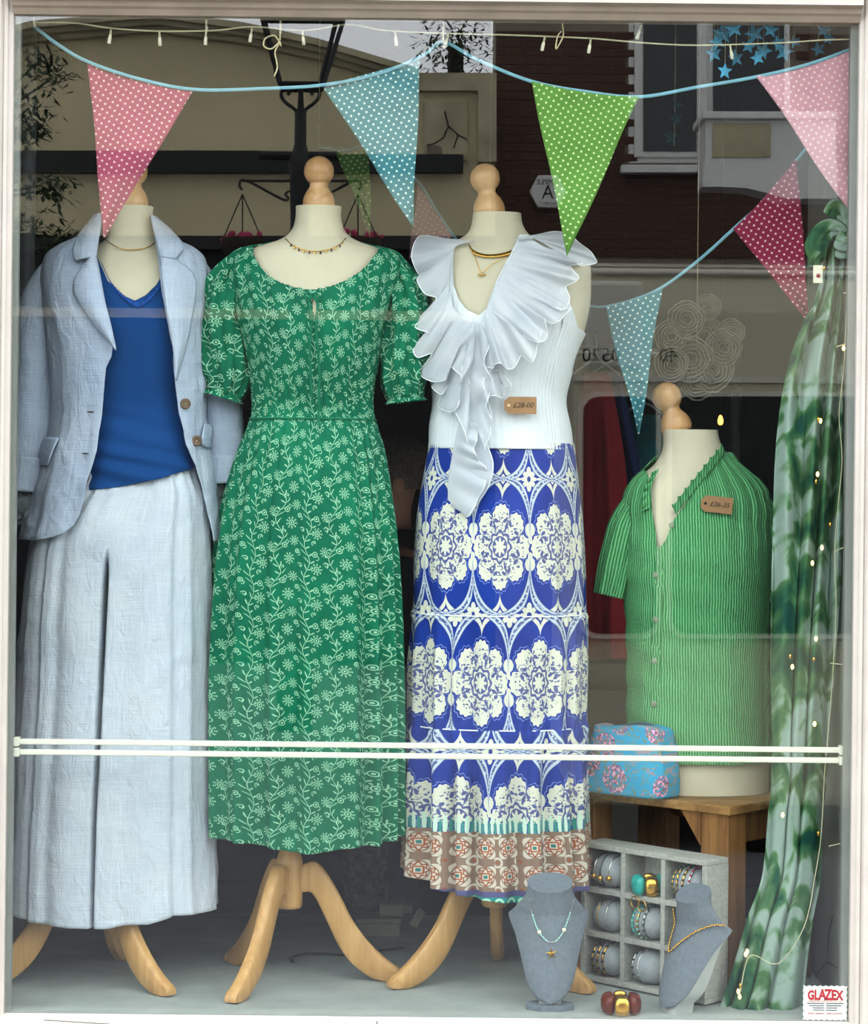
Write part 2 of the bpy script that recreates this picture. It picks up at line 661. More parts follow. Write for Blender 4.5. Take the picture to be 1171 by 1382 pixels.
def skirt_print(z_border, z_hem, z_seams):
    m = Mat('blue_medallion_print', 0.8, spec=0.2)
    u0, v0 = m.uv()
    wob = m.noise('UV', (1, 0.3, 1), 7.0, 1)
    sh = v0 * 0.0
    for i, zs in enumerate(z_seams):
        sh = sh + (v0 < zs) * 0.037          # each tier is a separate cut of cloth
    u = u0 + sh + (wob - 0.5) * 0.03
    W, H = 0.114, 0.268
    v = v0 - (z_seams[0] + 0.137)
    # medallions
    dx, dy = u.wrap(W) / 0.056, v.wrap(H) / 0.086
    r, a = hyp(dx, dy), dy.atan2(dx)
    edge = (a * 4).cos().abs().sqrt() * 0.30 + 0.68 + (a * 40).sin() * 0.020
    med = r < edge
    rim = (r < edge) * (r > (edge - 0.09))
    a8 = (a + PI / 8).wrap(PI / 4)
    t = a8 * r
    lines = ((t.abs() < 0.028) * (r > 0.40)) * (r < 0.84)
    leaf = hyp((t.abs() - 0.095) / 0.062, (r - 0.66 + t.abs() * 0.4) / 0.055) < 1.0
    leaf2 = (hyp((t.abs() - 0.07) / 0.042, (r - 0.80) / 0.040) < 1.0).max(hyp(t / 0.05, (r - 0.50) / 0.045) < 1.0).max(hyp(t / 0.045, (r - 0.86) / 0.035) < 1.0)
    ring = (r - (a * 8).cos() * 0.035).band(0.335, 0.034)
    core = (r < 0.25) * ((r - (a * 8).cos() * 0.05) > 0.17)
    spk = m.noise('UV', (1, 1, 1), 190.0, 2)
    deco = lines.max(leaf).max(leaf2).max(ring).max(core) * (1.0 - rim)
    deco = deco.max((spk > 0.565) * (r > 0.3) * (r < 0.80)) * med
    # four pointed stars between them
    sx, sy = (u + W / 2).wrap(W), (v + H / 2).wrap(H)
    q = (sx.abs() / 0.060 + 1e-5).sqrt() + (sy.abs() / 0.092 + 1e-5).sqrt()
    star_o = q.band(1.0, 0.15)
    star_d = (q.band(1.0, 0.05) * (spk > 0.44)).max(q.band(1.15, 0.018)).max(q.band(0.84, 0.02))
    sr, sa = hyp(sx / 0.019, sy / 0.026), sy.atan2(sx)
    fl = (sr < ((sa * 4).cos().abs() * 0.4 + 0.55)) * (sr > 0.22)
    cap = hyp(sx / 0.010, (sy.abs() - 0.100) / 0.014) < 1.0
    cap2 = hyp((sx.abs() - 0.062) / 0.010, sy / 0.012) < 1.0
    # smaller stars in the columns
    tx, ty = u.wrap(W), (v + H / 2).wrap(H)
    q2 = (tx.abs() / 0.046 + 1e-5).sqrt() + (ty.abs() / 0.034 + 1e-5).sqrt()
    s2 = q2.band(1.0, 0.14)
    light = med.max(star_o).max(fl).max(s2).max(cap).max(cap2)
    dark = deco.max(star_d).max((sr < 0.22) * 1.0)
    nb = m.noise('UV', (1, 1, 1), 8.0, 2)
    blue = m.ramp(nb, [(0.3, '#0a2778'), (0.7, '#12348f')])
    c = m.mix(light, blue, '#c9c9b8')
    halo = (r > edge + 0.06) * (r < edge + 0.085)
    c = m.mix(halo * 0.5, c, '#8ea3d8')
    tear = (hyp((u + W / 2).wrap(W) / 0.0045, (v + 0.018).wrap(H) / 0.008) < 1.0).max(hyp((u + W / 2).wrap(W) / 0.004, (v - 0.016).wrap(H) / 0.010) < 1.0)
    c = m.mix(tear * 1.0, c, '#c9c9b8')
    c = m.mix(star_o * 0.55, c, '#9fb6d6')
    c = m.mix(dark * 0.9, c, '#22357c')
    # leaf fringe above the border
    fy = v0 - z_border
    fx = u.wrap(0.0125)
    fring = (hyp(fx / 0.0030, (fy - 0.014) / 0.019) < 1.0) * 1.0
    fr2 = (hyp((u + 0.00625).wrap(0.0125) / 0.0018, (fy - 0.010) / 0.015) < 1.0) * 1.0
    infr = (fy > 0.0) * (fy < 0.040)
    c = m.mix(infr * (fy < 0.020) * 0.8, c, '#1c4f86')
    c = m.mix(fring * infr, c, '#b7d2bd')
    c = m.mix(fr2 * infr, c, '#2f8474')
    # brown border: cream scrolls round small squares
    BW, BH = 0.047, 0.056
    bx, by = u.wrap(BW), (v0 - z_border + 0.028).wrap(BH)
    br, ba = hyp(bx, by * 0.9), by.atan2(bx)
    cream = ((br + (ba * 4).cos() * 0.0035) < 0.0205) * ((br - 0.0165).abs() > 0.0010)
    sq = bx.abs().max(by.abs())
    c2 = m.mix(cream, '#7d6656', '#bdb3a4')
    arms = ((br - (ba * 8).cos() * 0.0022).band(0.0125, 0.0016)) * 1.0
    c2 = m.mix(arms, c2, '#8c4a2e')
    c2 = m.mix(sq.band(0.0068, 0.0014), c2, '#9a5230')
    c2 = m.mix(sq < 0.0032, c2, '#2d6f6a')
    cx4 = hyp((u + BW / 2).wrap(BW), (v0 - z_border).wrap(BH))
    c2 = m.mix((cx4.band(0.0085, 0.0020)) * ((u * 90.0).sin() > -0.5), c2, '#bdb3a4')
    c2 = m.mix((cx4 < 0.003) * 1.0, c2, '#8c4a2e')
    inb = fy < 0.0
    c = m.mix(inb, c, c2)
    # hem: purple line then teal waves
    hy = v0 - z_hem
    c = m.mix(hy < 0.030, c, '#4b4a72')
    wv = hyp(u.wrap(0.024), hy - 0.008)
    c3 = m.mix(wv.band(0.007, 0.0022), '#1d7d78', '#9ed2b5')
    c = m.mix(hy < 0.019, c, c3)
    m.color(c)
    m.bump(m.noise('UV', (700, 500, 1), 1.0, 1), 0.0004, 0.3)
    return m.m


def linen(name, base, warm, var=0.10, translucent=0.12):
    m = Mat(name, 0.9, spec=0.1)
    n = m.noise('UV', (1, 1, 1), 5.0, 4)
    slub = m.noise('UV', (500, 12, 1), 1.0, 2) * 0.5 + m.noise('UV', (14, 480, 1), 1.0, 2) * 0.5
    c = m.ramp(n, [(0.3, base), (0.7, warm)])
    sl = m.ramp(slub, [(0.36, (1 - var * 2,) * 3 + (1,)), (0.62, (1, 1, 1, 1))])
    mx = m.node('ShaderNodeMix'); mx.data_type = 'RGBA'; mx.blend_type = 'MULTIPLY'; mx.inputs[0].default_value = 0.9
    m.ln(c, mx.inputs[6]); m.ln(sl, mx.inputs[7])
    m.color(mx.outputs[2])
    cr = m.noise('UV', (1, 0.45, 1), 38.0, 4, 1.2)
    m.bump(cr * 1.0 + slub * 0.35, 0.0060, 0.95)
    return m.sheer(1.0, translucent).m


def striped_green():
    m = Mat('green_seersucker', 0.85, spec=0.15)
    u, v = m.uv()
    w = m.noise('UV', (30, 12, 1), 1.0, 2)
    ph = u * (2 * PI / 0.0054) + w * 4.0 + m.noise('UV', (160, 60, 1), 1.0, 2) * 2.2
    s = ph.sin()
    k = m.ramp(s * 0.5 + 0.5, [(0.10, '#2f7448'), (0.45, '#438c57'), (0.72, '#529860'), (0.95, '#76b27c')])
    m.color(k)
    puck = m.noise('UV', (90, 170, 1), 1.0, 4)
    m.bump(s * 0.25 + puck * 1.3, 0.0026, 0.9)
    return m.m


def wood(name, dark, light, scale=(1.0, 1.0, 14.0), s=9.0, rough=0.45, spec=0.4, long_axis='Z'):
    m = Mat(name, rough, spec=spec)
    sc = {'Z': (s, s, s * 0.08), 'X': (s * 0.08, s, s), 'Y': (s, s * 0.08, s)}[long_axis]
    n = m.noise('Object', sc, 6.0, 5, 1.5)
    g = m.noise('Object', tuple(q * 6 for q in sc), 8.0, 2)
    c = m.ramp(n * 0.75 + g * 0.25, [(0.3, dark), (0.68, light)])
    m.color(c)
    m.bump(g, 0.0004, 0.4)
    return m.m


def scarf_mat():
    m = Mat('green_watercolour_chiffon', 0.75, spec=0.2)
    n = m.noise('UV', (1.0, 0.62, 1), 15.0, 1.5, 1.1)
    n2 = m.noise('UV', (1.0, 0.55, 1), 34.0, 2, 0.8)
    c = m.ramp(n * 0.72 + n2 * 0.28, [(0.36, '#144a3e'), (0.42, '#2f6645'), (0.49, '#567f52'), (0.525, '#8aa890'), (0.56, '#a0b5aa'), (0.75, '#98aca3')])
    m.color(c)
    return m.sheer(0.93, 0.25).m


def bag_mat():
    m = Mat('turquoise_paisley_cotton', 0.8, spec=0.2)
    d = m.voronoi('Object', (1, 1, 1), 13.5)
    sp = m.noise('Object', (1, 1, 1), 150.0, 2)
    c = m.mix((d < 0.40) * (sp > 0.45), '#078fb8', '#7e3560')
    c = m.mix((d < 0.40) * (sp > 0.55), c, '#d79fbe')
    v = m.noise('Object', (1, 1, 1), 30.0, 2, 2.0)
    c = m.mix(v.band(0.53, 0.020), c, '#6f7a52')
    v2 = m.noise('Object', (1, 1, 2.2), 20.0, 1, 1.0)
    c = m.mix((v2 > 0.60) * (sp > 0.47), c, '#8f7f86')
    m.color(c)
    m.bump(m.noise('Object', (1, 1, 1), 25.0, 2), 0.004, 0.6)
    return m.m


def glass_mat():
    m = bpy.data.materials.new('window_glass')
    m.use_nodes = True
    nt = m.node_tree; nt.nodes.clear()
    out = nt.nodes.new('ShaderNodeOutputMaterial')
    mix = nt.nodes.new('ShaderNodeMixShader')
    tr = nt.nodes.new('ShaderNodeBsdfTransparent'); tr.inputs[0].default_value = (0.97, 0.99, 0.98, 1)
    gl = nt.nodes.new('ShaderNodeBsdfGlossy'); gl.inputs['Roughness'].default_value = 0.0
    lw = nt.nodes.new('ShaderNodeLayerWeight'); lw.inputs[0].default_value = 0.12
    mp = nt.nodes.new('ShaderNodeMapRange')
    mp.inputs['From Min'].default_value = 0.0; mp.inputs['From Max'].default_value = 1.0
    mp.inputs['To Min'].default_value = GLASS_REFL; mp.inputs['To Max'].default_value = 0.9
    nt.links.new(lw.outputs['Facing'], mp.inputs['Value'])
    pw = nt.nodes.new('ShaderNodeMath'); pw.operation = 'POWER'; pw.inputs[1].default_value = 1.0
    nt.links.new(mp.outputs[0], pw.inputs[0])
    nt.links.new(pw.outputs[0], mix.inputs[0])
    nt.links.new(tr.outputs[0], mix.inputs[1]); nt.links.new(gl.outputs[0], mix.inputs[2])
    nt.links.new(mix.outputs[0], out.inputs[0])
    return m


GLASS_REFL = 0.054
M = {}
M['glass'] = glass_mat()
M['frame'] = plain('white_gloss_paint', '#a8a29a', 0.5, var=0.06, scale=12, bump=0.0006).m
M['floor'] = plain('grey_painted_boards', '#949a96', 0.75, var=0.14, scale=9, bump=0.001).m
M['reveal'] = plain('grey_plaster', '#6f706a', 0.8, var=0.12, scale=7, bump=0.001).m
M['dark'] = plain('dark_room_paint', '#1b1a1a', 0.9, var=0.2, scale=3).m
M['darkfloor'] = plain('dark_carpet', '#1a1918', 0.95, var=0.2, scale=8).m
M['cream'] = plain('cream_jersey', '#c2baa2', 0.85, spec=0.15, var=0.03, scale=20, bump=0.0004).m
M['beech'] = wood('varnished_beech', '#a97c46', '#c89d62', s=6.0, rough=0.35)
M['beech_cap'] = wood('turned_beech', '#b98a58', '#d0a272', s=7.0, rough=0.3)
M['trouser'] = linen('white_linen', '#c0cad8', '#d0d6dc', 0.09)
M['jacket'] = linen('pale_blue_linen', '#abbad1', '#bfc9d8', 0.10)
M['cami'] = plain('royal_blue_jersey', '#053a72', 0.8, spec=0.15, var=0.10, scale=6).m
M['lace'] = plain('blue_lace', '#0a3f86', 0.9, var=0.5, scale=240, bump=0.001).m
M['dress'] = floral_green()
M['dress_in'] = plain('green_cord', '#05694a', 0.8, var=0.1).m
M['vest'] = plain('white_ribbed_knit', '#d3d8dc', 0.9, var=0.03, scale=60, bump=0.0006).m
_c = Mat('white_chiffon', 0.8, spec=0.2); _c.color(_c.ramp(_c.noise('UV', (1, 1, 1), 16.0, 3), [(0.3, '#d6dbe2'), (0.7, '#e8eaed')]))
M['chiffon'] = _c.sheer(0.60, 0.35).m
M['chiffon_edge'] = plain('white_rolled_hem', '#e6e9ec', 0.8, var=0.02).m
M['shirt'] = striped_green()
M['scarf'] = scarf_mat()
M['bag'] = bag_mat()
M['zip'] = plain('dark_teal_zip', '#123f52', 0.6).m
M['gold'] = plain('gold_metal', '#d9a94e', 0.25, 1.0, 0.5, var=0.05).m
M['silver'] = plain('silver_metal', '#c9c9c4', 0.25, 1.0, 0.5, var=0.05).m
M['kraft'] = plain('brown_card', '#93704f', 0.9, var=0.08, scale=60).m
M['ink'] = plain('dark_ink', '#2a2320', 0.8).m
M['crate'] = wood('rustic_pine', '#5f3f22', '#946a3c', s=5.0, rough=0.7, spec=0.2, long_axis='Z')
M['crate_top'] = wood('rustic_pine_top', '#6a4a2a', '#a27a49', s=5.0, rough=0.7, spec=0.2, long_axis='X')
M['cubby'] = wood('grey_washed_wood', '#8c8c84', '#acaca4', s=16.0, rough=0.85, spec=0.1, long_axis='X')
M['velvet'] = plain('grey_blue_linen_card', '#666d74', 0.95, spec=0.05, var=0.10, scale=120, bump=0.0005).m
M['velvet_back'] = plain('pale_grey_card', '#a6aaa6', 0.9, spec=0.1, var=0.05).m
M['pillow'] = plain('grey_velvet_pillow', '#92979a', 0.95, spec=0.05, var=0.08, scale=90).m
M['turq'] = plain('turquoise_resin', '#12958c', 0.25, spec=0.5, var=0.25, scale=60).m
M['amber'] = plain('amber_resin', '#561906', 0.12, spec=0.4, var=0.4, scale=40).m
M['bead'] = plain('aqua_bead', '#7fc0b0', 0.2, spec=0.6, var=0.3, scale=200).m
M['redbead'] = plain('ruby_bead', '#8f2038', 0.3, spec=0.5).m
M['darkbead'] = plain('dark_green_bead', '#2d4a40', 0.3, spec=0.5).m
M['bar'] = plain('cream_plastic_rod', '#cfcdbf', 0.5, var=0.04).m
M['tape'] = plain('pale_blue_tape', '#6f9fae', 0.85, var=0.1, scale=40).m
M['wire'] = plain('pale_wire', '#c2bd9c', 0.7, var=0.1).m
M['bulbcase'] = plain('frosted_bulb', '#ddd8c0', 0.3, spec=0.5).m
M['twine'] = plain('jute_twine', '#d0c39a', 0.9, var=0.2, scale=200).m
M['p_pink'] = polka('pink_spot_cotton', '#a94f68', '#e9c0c0')
M['p_teal'] = polka('teal_spot_cotton', '#447f88', '#cfe6de')
M['p_green'] = polka('green_spot_cotton', '#5f923f', '#d3e8a6')
M['p_pale'] = polka('pale_pink_spot_cotton', '#cb98a2', '#e8cccb')
M['p_magenta'] = polka('magenta_spot_cotton', '#8e2347', '#f0c3c6')

# ------------------------------------------------------------------ the shop window and room
XL, XR = T(13, 630, 0).x, T(1153, 630, 0).x
ZT, ZB = CAM_Z + 604 * MM(0), 0.0
GROUND = -0.55


def struct(o): return tag(o, kind='structure')


w = thing('wall_front', None, None, (0, 0, GROUND)); struct(w)
for lo, hi in [((-4.0, -0.02, GROUND), (XL - 0.10, 0.10, 3.4)), ((XR + 0.10, -0.02, GROUND), (4.0, 0.10, 3.4)),
               ((XL - 0.10, -0.02, ZT + 0.10), (XR + 0.10, 0.10, 3.4)), ((XL - 0.10, -0.02, GROUND), (XR + 0.10, 0.10, -0.09))]:
    MB().box(lo, hi).build('panel', M['frame'], w, bevel=0.004)

win = thing('window_1', None, None, (0, 0, 0)); struct(win)


def jamb(sgn, x):
    prof = [(0, 0.030), (0, -0.008), (0.007, -0.010), (0.009, -0.018), (0.014, -0.022), (0.017, -0.020), (0.020, -0.030), (0.028, -0.036), (0.10, -0.038), (0.10, 0.030)]
    poly = [Vector((x + sgn * a, b, ZB - 0.02)) for a, b in prof]
    MB().prism(poly, (0, 0, ZT + 0.12)).build('frame_jamb', M['frame'], win)


jamb(-1, XL); jamb(1, XR)
prof = [(0, 0.030), (0, -0.010), (0.010, -0.018), (0.014, -0.026), (0.022, -0.030), (0.026, -0.046), (0.10, -0.050), (0.10, 0.030)]
M['head_shade'] = plain('shaded_taupe_paint', '#85796b', 0.7, var=0.12, scale=14, bump=0.0008).m  # taupe moulding paint, with the head's underside shading put into its colour
MB().prism([Vector((XL - 0.0, b, ZT + a)) for a, b in prof[:6] + [(0.026, 0.030)]], (XR - XL, 0, 0)).build('head_moulding', M['head_shade'], win)
MB().prism([Vector((XL - 0.0, b, ZT + a)) for a, b in [(0.0262, 0.030), (0.0262, -0.046), (0.10, -0.050), (0.10, 0.030)]], (XR - XL, 0, 0)).build('frame_head', M['frame'], win)
MB().prism([Vector((XL - 0.12, b, a)) for a, b in [(0.0, 0.0), (-0.004, -0.02), (-0.016, -0.12), (-0.05, -0.12), (-0.09, -0.03), (-0.09, 0.0)]], (XR - XL + 0.24, 0, 0)).build('sill', M['frame'], win)
# flaking joints in the sill paint
M['crackpaint'] = plain('dirty_crack', '#4a433c', 0.9).m
for (a, b) in [((60, 1376), (150, 1379)), ((508, 1374), (509, 1384)), ((830, 1379), (832, 1386)), ((690, 1376), (760, 1378)), ((880, 1377), (960, 1378)), ((1040, 1380), (1140, 1381))]:
    pa, pb = T(a[0], a[1], -0.03), T(b[0], b[1], -0.03)
    za = -0.0050
    pts = [Vector((pa.x + (pb.x - pa.x) * t + 0.001 * math.sin(9 * t), -0.022 - (a[1] - 1374) * 0.006 - (b[1] - a[1]) * t * 0.006, -0.0040 - (a[1] - 1374) * 0.0007 - (b[1] - a[1]) * t * 0.0007)) for t in np.linspace(0, 1, 8)]
    MB().tube(pts, 0.0010, 5).build('paint_crack', M['crackpaint'], win)
MB().box((XL - 0.004, 0.0, ZB - 0.004), (XR + 0.004, 0.005, ZT + 0.004)).build('glass_pane', M['glass'], win)

struct(MB().box((XL - 0.46, 0.006, -0.06), (XR + 0.06, 1.05, 0.0)).build('floor', M['floor']))
struct(MB().box((XL - 0.46, 1.05, -0.60), (XR + 0.06, 1.09, 0.0)).build('trim_1', M['dark']))
rv = struct(MB().box((XR + 0.001, 0.03, 0.0), (XR + 0.06, 0.62, 2.75)).build('wall_right', M['reveal']))
lv = struct(MB().box((XL - 0.46, 0.10, 0.0), (XL - 0.40, 1.05, 2.75)).build('wall_left', M['dark']))


def on_right_wall(px, py):
    wx = T(px, py, 1 - 1.0).x / MM(0)
    Y = XR * F_PX / wx + CAM_Y
    return T(px, py, Y)


M['crack'] = plain('dark_crack', '#22221f', 0.9).m
cr1 = spline([on_right_wall(*p) for p in [(1123, 1236), (1118, 1262), (1116, 1290), (1113, 1300), (1104, 1312), (1096, 1324)]], 20)
cr2 = spline([on_right_wall(*p) for p in [(1114, 1298), (1121, 1301), (1129, 1306)]], 10)
MB().tube(cr1, 0.0013, 5).tube(cr2, 0.0009, 5).build('crack', M['crack'], rv)
M['bead_trim'] = plain('grey_gloss_beading', '#7d7f7b', 0.5, var=0.06).m
MB().box((XR - 0.014, 0.012, 0.0), (XR + 0.001, 0.030, ZT + 0.2)).build('beading', M['bead_trim'], rv)
MB().box((XL - 0.001, 0.012, 0.0), (XL + 0.010, 0.030, ZT + 0.2)).build('beading', M['bead_trim'], lv)

struct(MB().box((-3.2, 5.0, -0.6), (3.2, 5.1, 2.8)).build('wall_back', M['dark']))
MB().box((-3.2, 0.10, -0.6), (-3.1, 5.0, 2.8)).build('side_panel', M['dark'], lv)
MB().box((3.1, 0.10, -0.6), (3.2, 5.0, 2.8)).build('side_panel', M['dark'], rv)
c_ = struct(MB().box((-3.2, 0.10, 2.75), (3.2, 5.1, 2.85)).build('ceiling', M['dark']))
struct(MB().box((-3.2, 1.09, -0.65), (3.2, 5.1, -0.60)).build('floor_shop', M['darkfloor']))

# ------------------------------------------------------------------ the street (seen mirrored in the glass)
M['asphalt'] = plain('asphalt', '#55555a', 0.9, var=0.15, scale=6).m
M['paving'] = plain('paving', '#8a8780', 0.9, var=0.12, scale=3).m
struct(MB().box((-40, -60, GROUND - 0.3), (40, -2.2, GROUND - 0.10)).build('floor_road', M['asphalt']))
struct(MB().box((-40, -2.2, GROUND - 0.3), (40, 0.0, GROUND)).build('floor_pavement', M['paving']))

M['render'] = plain('cream_render', '#bfb28f', 0.9, var=0.06, scale=1.5, bump=0.003).m
M['stone'] = plain('weathered_stone', '#a1977c', 0.9, var=0.25, scale=4, bump=0.006).m
M['black'] = plain('black_gloss_paint', '#0d0d0e', 0.5, var=0.2).m
M['brick'] = plain('dark_red_brick', '#4c3329', 0.9, var=0.45, scale=2.2, bump=0.003).m
M['mortar'] = plain('grey_mortar', '#75695c', 0.95, var=0.15, scale=8).m
M['upvc'] = plain('white_upvc', '#c9c9c4', 0.4, var=0.04).m
M['darkglass'] = plain('dark_window_glass', '#1b2022', 0.15, spec=0.5).m

FY = 16.0
hs = thing('gabled_building', 'cream rendered building with raking stone cornice, mirrored at top left of glass', 'building', (RF(250, 884, FY).x, -FY, GROUND))


def rprism(pts, Yf, depth, name, mat, parent, bevel=0.0):
    """outline in mirrored pixels on the plane Yf from the glass, depth away from the glass"""
    return MB().prism([RF(a, b, Yf) for a, b in pts], (0, -depth, 0)).build(name, mat, parent, bevel=bevel)


rprism([(-900, 330), (668, 330), (668, 120), (560, 108), (430, 70), (330, 48), (210, 34), (40, 48), (-250, 130), (-900, 160)], FY, 1.2, 'wall', M['render'], hs)
rprism([(-900, 886), (668, 886), (668, 330), (-900, 330)], FY, 1.2, 'shopfront', M['black'], hs)
for k, (dy, pr, hh) in enumerate([(0, 0.30, 9), (9, 0.22, 9), (18, 0.12, 10)]):
    up = [(-250, 112 + dy), (40, 28 + dy), (210, 14 + dy), (330, 30 + dy), (430, 52 + dy), (565, 92 + dy)]
    dn = [(x, y + hh) for x, y in up][::-1]
    MB().prism([RF(a, b, FY - pr) for a, b in up + dn], (0, -pr - 0.05, 0)).build('cornice', M['stone'], hs)
rprism([(-900, 203), (350, 203), (350, 208), (625, 208), (625, 232), (-900, 232)], FY - 0.15, 0.16, 'string_course', M['black'], hs)
rprism([(-900, 318), (668, 318), (668, 336), (-900, 336)], FY - 0.25, 0.26, 'fascia', M['black'], hs)
# crumbling stone panel on the parapet pier
rprism([(560, 98), (670, 98), (670, 218), (645, 218), (645, 122), (560, 122)], FY - 0.10, 0.12, 'pier_moulding', M['stone'], hs)
rprism([(572, 138), (630, 138), (630, 216), (572, 216)], FY - 0.05, 0.06, 'pier_panel', M['stone'], hs)
for pts in ([(600, 150), (605, 170), (618, 182), (630, 188)], [(605, 170), (598, 186), (585, 194), (576, 196)], [(618, 182), (612, 200)]):
    MB().tube([RF(a, b, FY - 0.055) for a, b in pts], 0.006, 5).build('crack', M['crack'], hs)
rprism([(576, 194), (596, 198), (597, 214), (576, 214)], FY - 0.056, 0.02, 'missing_render', M['mortar'], hs)
MB().box(RF(-300, 424, FY) - Vector((0, 0.02, 0)), RF(640, 423, FY) + Vector((0, 0.06, 0.012))).build('glazing_bar', M['stone'], hs)

BY = 16.4
bh = thing('brick_building', 'dark brick building with white window and alarm box, mirrored at top right of glass', 'building', (RF(950, 884, BY).x, -BY, GROUND))
EDGE = RF(668, 200, FY).x + 0.004
zl, zh = GROUND - 0.1, RF(700, -260, BY).z
bw = MB().box((EDGE, -BY - 1.0, zl), (EDGE + 7.5, -BY, zh)).build('wall', M['mortar'], bh)
k = MM(BY)
bwid, bhgt = 0.225, 0.075
me_b = MB().box((0, -0.02, 0), (bwid - 0.012, 0.022, bhgt - 0.012)).build('brick', M['brick'])
me_b_data = me_b.data
bpy.data.objects.remove(me_b)
org = RF(640, 345, BY); org.x = EDGE + 0.006
nb = 0
bwl = Vector(bh.location)
for r in range(27):
    for c in range(-1, 22):
        x = org.x + (c + 0.5 * (r % 2)) * bwid; z = org.z + r * bhgt
        half = c == -1 and r % 2 == 1
        if c == -1 and not half: continue
        if half: x = org.x
        px = PX0 + (x) / k
        py = PY0 - (z - CAM_Z) / k
        if px > 1180: continue
        if 842 < px + 20 and px < 1068 and 20 < py < 232: continue
        if nb >= 298: continue
        nb += 1
        o = bpy.data.objects.new('brick', me_b_data); link(o, bh)
        o.location = Vector((x, -BY, z)) - bwl
        if half: o.scale.x = 0.45
wx = thing('casement_window', 'white plastic casement window in brick wall, mirrored at top right', 'window', RF(950, 222, BY))
def rbox(x0, y0, x1, y1, Yf, d, name, mat, parent, bevel=0.0):
    return rprism([(x0, y1), (x1, y1), (x1, y0), (x0, y0)], Yf, d, name, mat, parent, bevel)
rbox(848, -60, 1066, 220, BY - 0.02, 0.06, 'frame', M['upvc'], wx, 0.01)
rbox(856, -50, 954, 212, BY - 0.06, 0.06, 'sash', M['upvc'], wx, 0.01)
rbox(868, -40, 940, 204, BY - 0.075, 0.05, 'pane', M['darkglass'], wx)
rbox(962, -50, 1058, 212, BY - 0.035, 0.05, 'pane', M['darkglass'], wx)
rbox(838, 222, 1076, 233, BY - 0.18, 0.20, 'sill', M['upvc'], wx, 0.01)
HY = 13.6
hd = thing('door_canopy', 'white panelled box canopy below casement window, mirrored at right', 'canopy', RF(1020, 262, HY))
rbox(948, 150, 1130, 160, HY - 0.06, 0.7, 'cornice', M['upvc'], hd, 0.01)
rbox(952, 160, 1128, 218, HY, 0.6, 'box', M['upvc'], hd)
rbox(962, 166, 1040, 212, HY - 0.015, 0.05, 'panel', M['stone'], hd)
MB().prism([RF(a, b, HY) for a, b in [(950, 218), (1130, 218), (1130, 268), (1060, 268), (1040, 262), (1010, 254), (975, 252), (948, 252)]], (0, -0.4, 0)).build('bracket', M['upvc'], hd)
al = thing('alarm_box', 'white six-sided alarm box on brick wall, mirrored beside green pennant', 'alarm box', RF(738, 282, BY))
hexp = [(714, 258), (726, 236), (752, 236), (764, 258), (752, 280), (726, 280)]
rprism(hexp, BY - 0.10, 0.12, 'case', M['upvc'], al, 0.01)


def text(body, size, loc, mat, parent, rot=(PI / 2, 0, 0), ext=0.0004, align='CENTER', name='lettering', shear=0.0, sx=1.0, bold=0.0):
    cu = bpy.data.curves.new(name, 'FONT'); cu.body = body; cu.size = size; cu.extrude = ext
    cu.align_x = align; cu.align_y = 'CENTER'; cu.shear = shear; cu.offset = bold
    cu.resolution_u = 3
    o = bpy.data.objects.new(name, cu); COL.objects.link(o)
    dg = bpy.context.evaluated_depsgraph_get()
    me = bpy.data.meshes.new_from_object(o.evaluated_get(dg))
    bpy.data.objects.remove(o)
    me.materials.clear(); me.materials.append(mat)
    o = bpy.data.objects.new(name, me); link(o, parent)
    base = Vector((0, 0, 0)); p = parent
    while p is not None:
        base += Vector(p.location); p = p.parent
    o.location = Vector(loc) - base
    o.rotation_euler = rot; o.scale = (sx, 1, 1)
    return o


RT = (PI / 2, 0, PI)                       # faces the shop window (reads properly from there)
text('AMPLE', 0.066, RF(739, 246, BY - 0.103), M['black'], al, RT)
text('A', 0.17, RF(739, 260, BY - 0.103), M['black'], al, RT, sx=0.9)
text('SECURITY', 0.034, RF(739, 275, BY - 0.103), M['black'], al, RT)

# street lamp
LY = 10.0
lp = thing('street_lamp', 'black lantern street lamp with scroll arms, mirrored above the green dress', 'street lamp', RF(405, 1000, LY))
lp.location.z = GROUND - 0.1
kk = MM(LY)
c0 = RF(405, 150, LY)
def lx(px): return RF(px, 200, LY).x
def lz(py): return RF(405, py, LY).z
MB().lathe([(0.11, 0), (0.11, 0.5), (0.07, 0.6), (0.055, 1.2), (0.055, lz(290) - GROUND), (0.062, lz(235) - GROUND), (0.075, lz(214) - GROUND), (0.05, lz(205) - GROUND), (0.036, lz(195) - GROUND), (0.036, lz(150) - GROUND), (0.02, lz(146) - GROUND), (0.014, lz(118) - GROUND)], (lx(405), -LY, GROUND), n=14).build('post', M['black'], lp, smooth=True)
MB().tube([(lx(350), -LY, lz(210)), (lx(458), -LY, lz(210))], 0.028, 8).build('ladder_bar', M['black'], lp)
for s in (-1, 1):
    pts = [(s * 4, 152), (s * 9, 146), (s * 20, 138), (s * 26, 128), (s * 22, 120), (s * 14, 122), (s * 17, 128)]
    MB().tube(spline([RF(405 + a, b, LY) for a, b in pts], 24), 0.011, 6).build('yoke_scroll', M['black'], lp)
    arm = [(s * 8, 265), (s * 14, 258), (s * 20, 262), (s * 16, 268), (s * 26, 268), (s * 74, 243), (s * 82, 250), (s * 78, 256)]
    MB().tube(spline([RF(405 + a, b, LY) for a, b in arm], 40), 0.008, 6).tube([RF(405, 244, LY), RF(405 + s * 78, 244, LY)], 0.008, 6).build('basket_arm', M['black'], lp)
Bz, Tz, b2, t2 = lz(117), lz(18), 27 * kk, 54 * kk
cxx = lx(405)
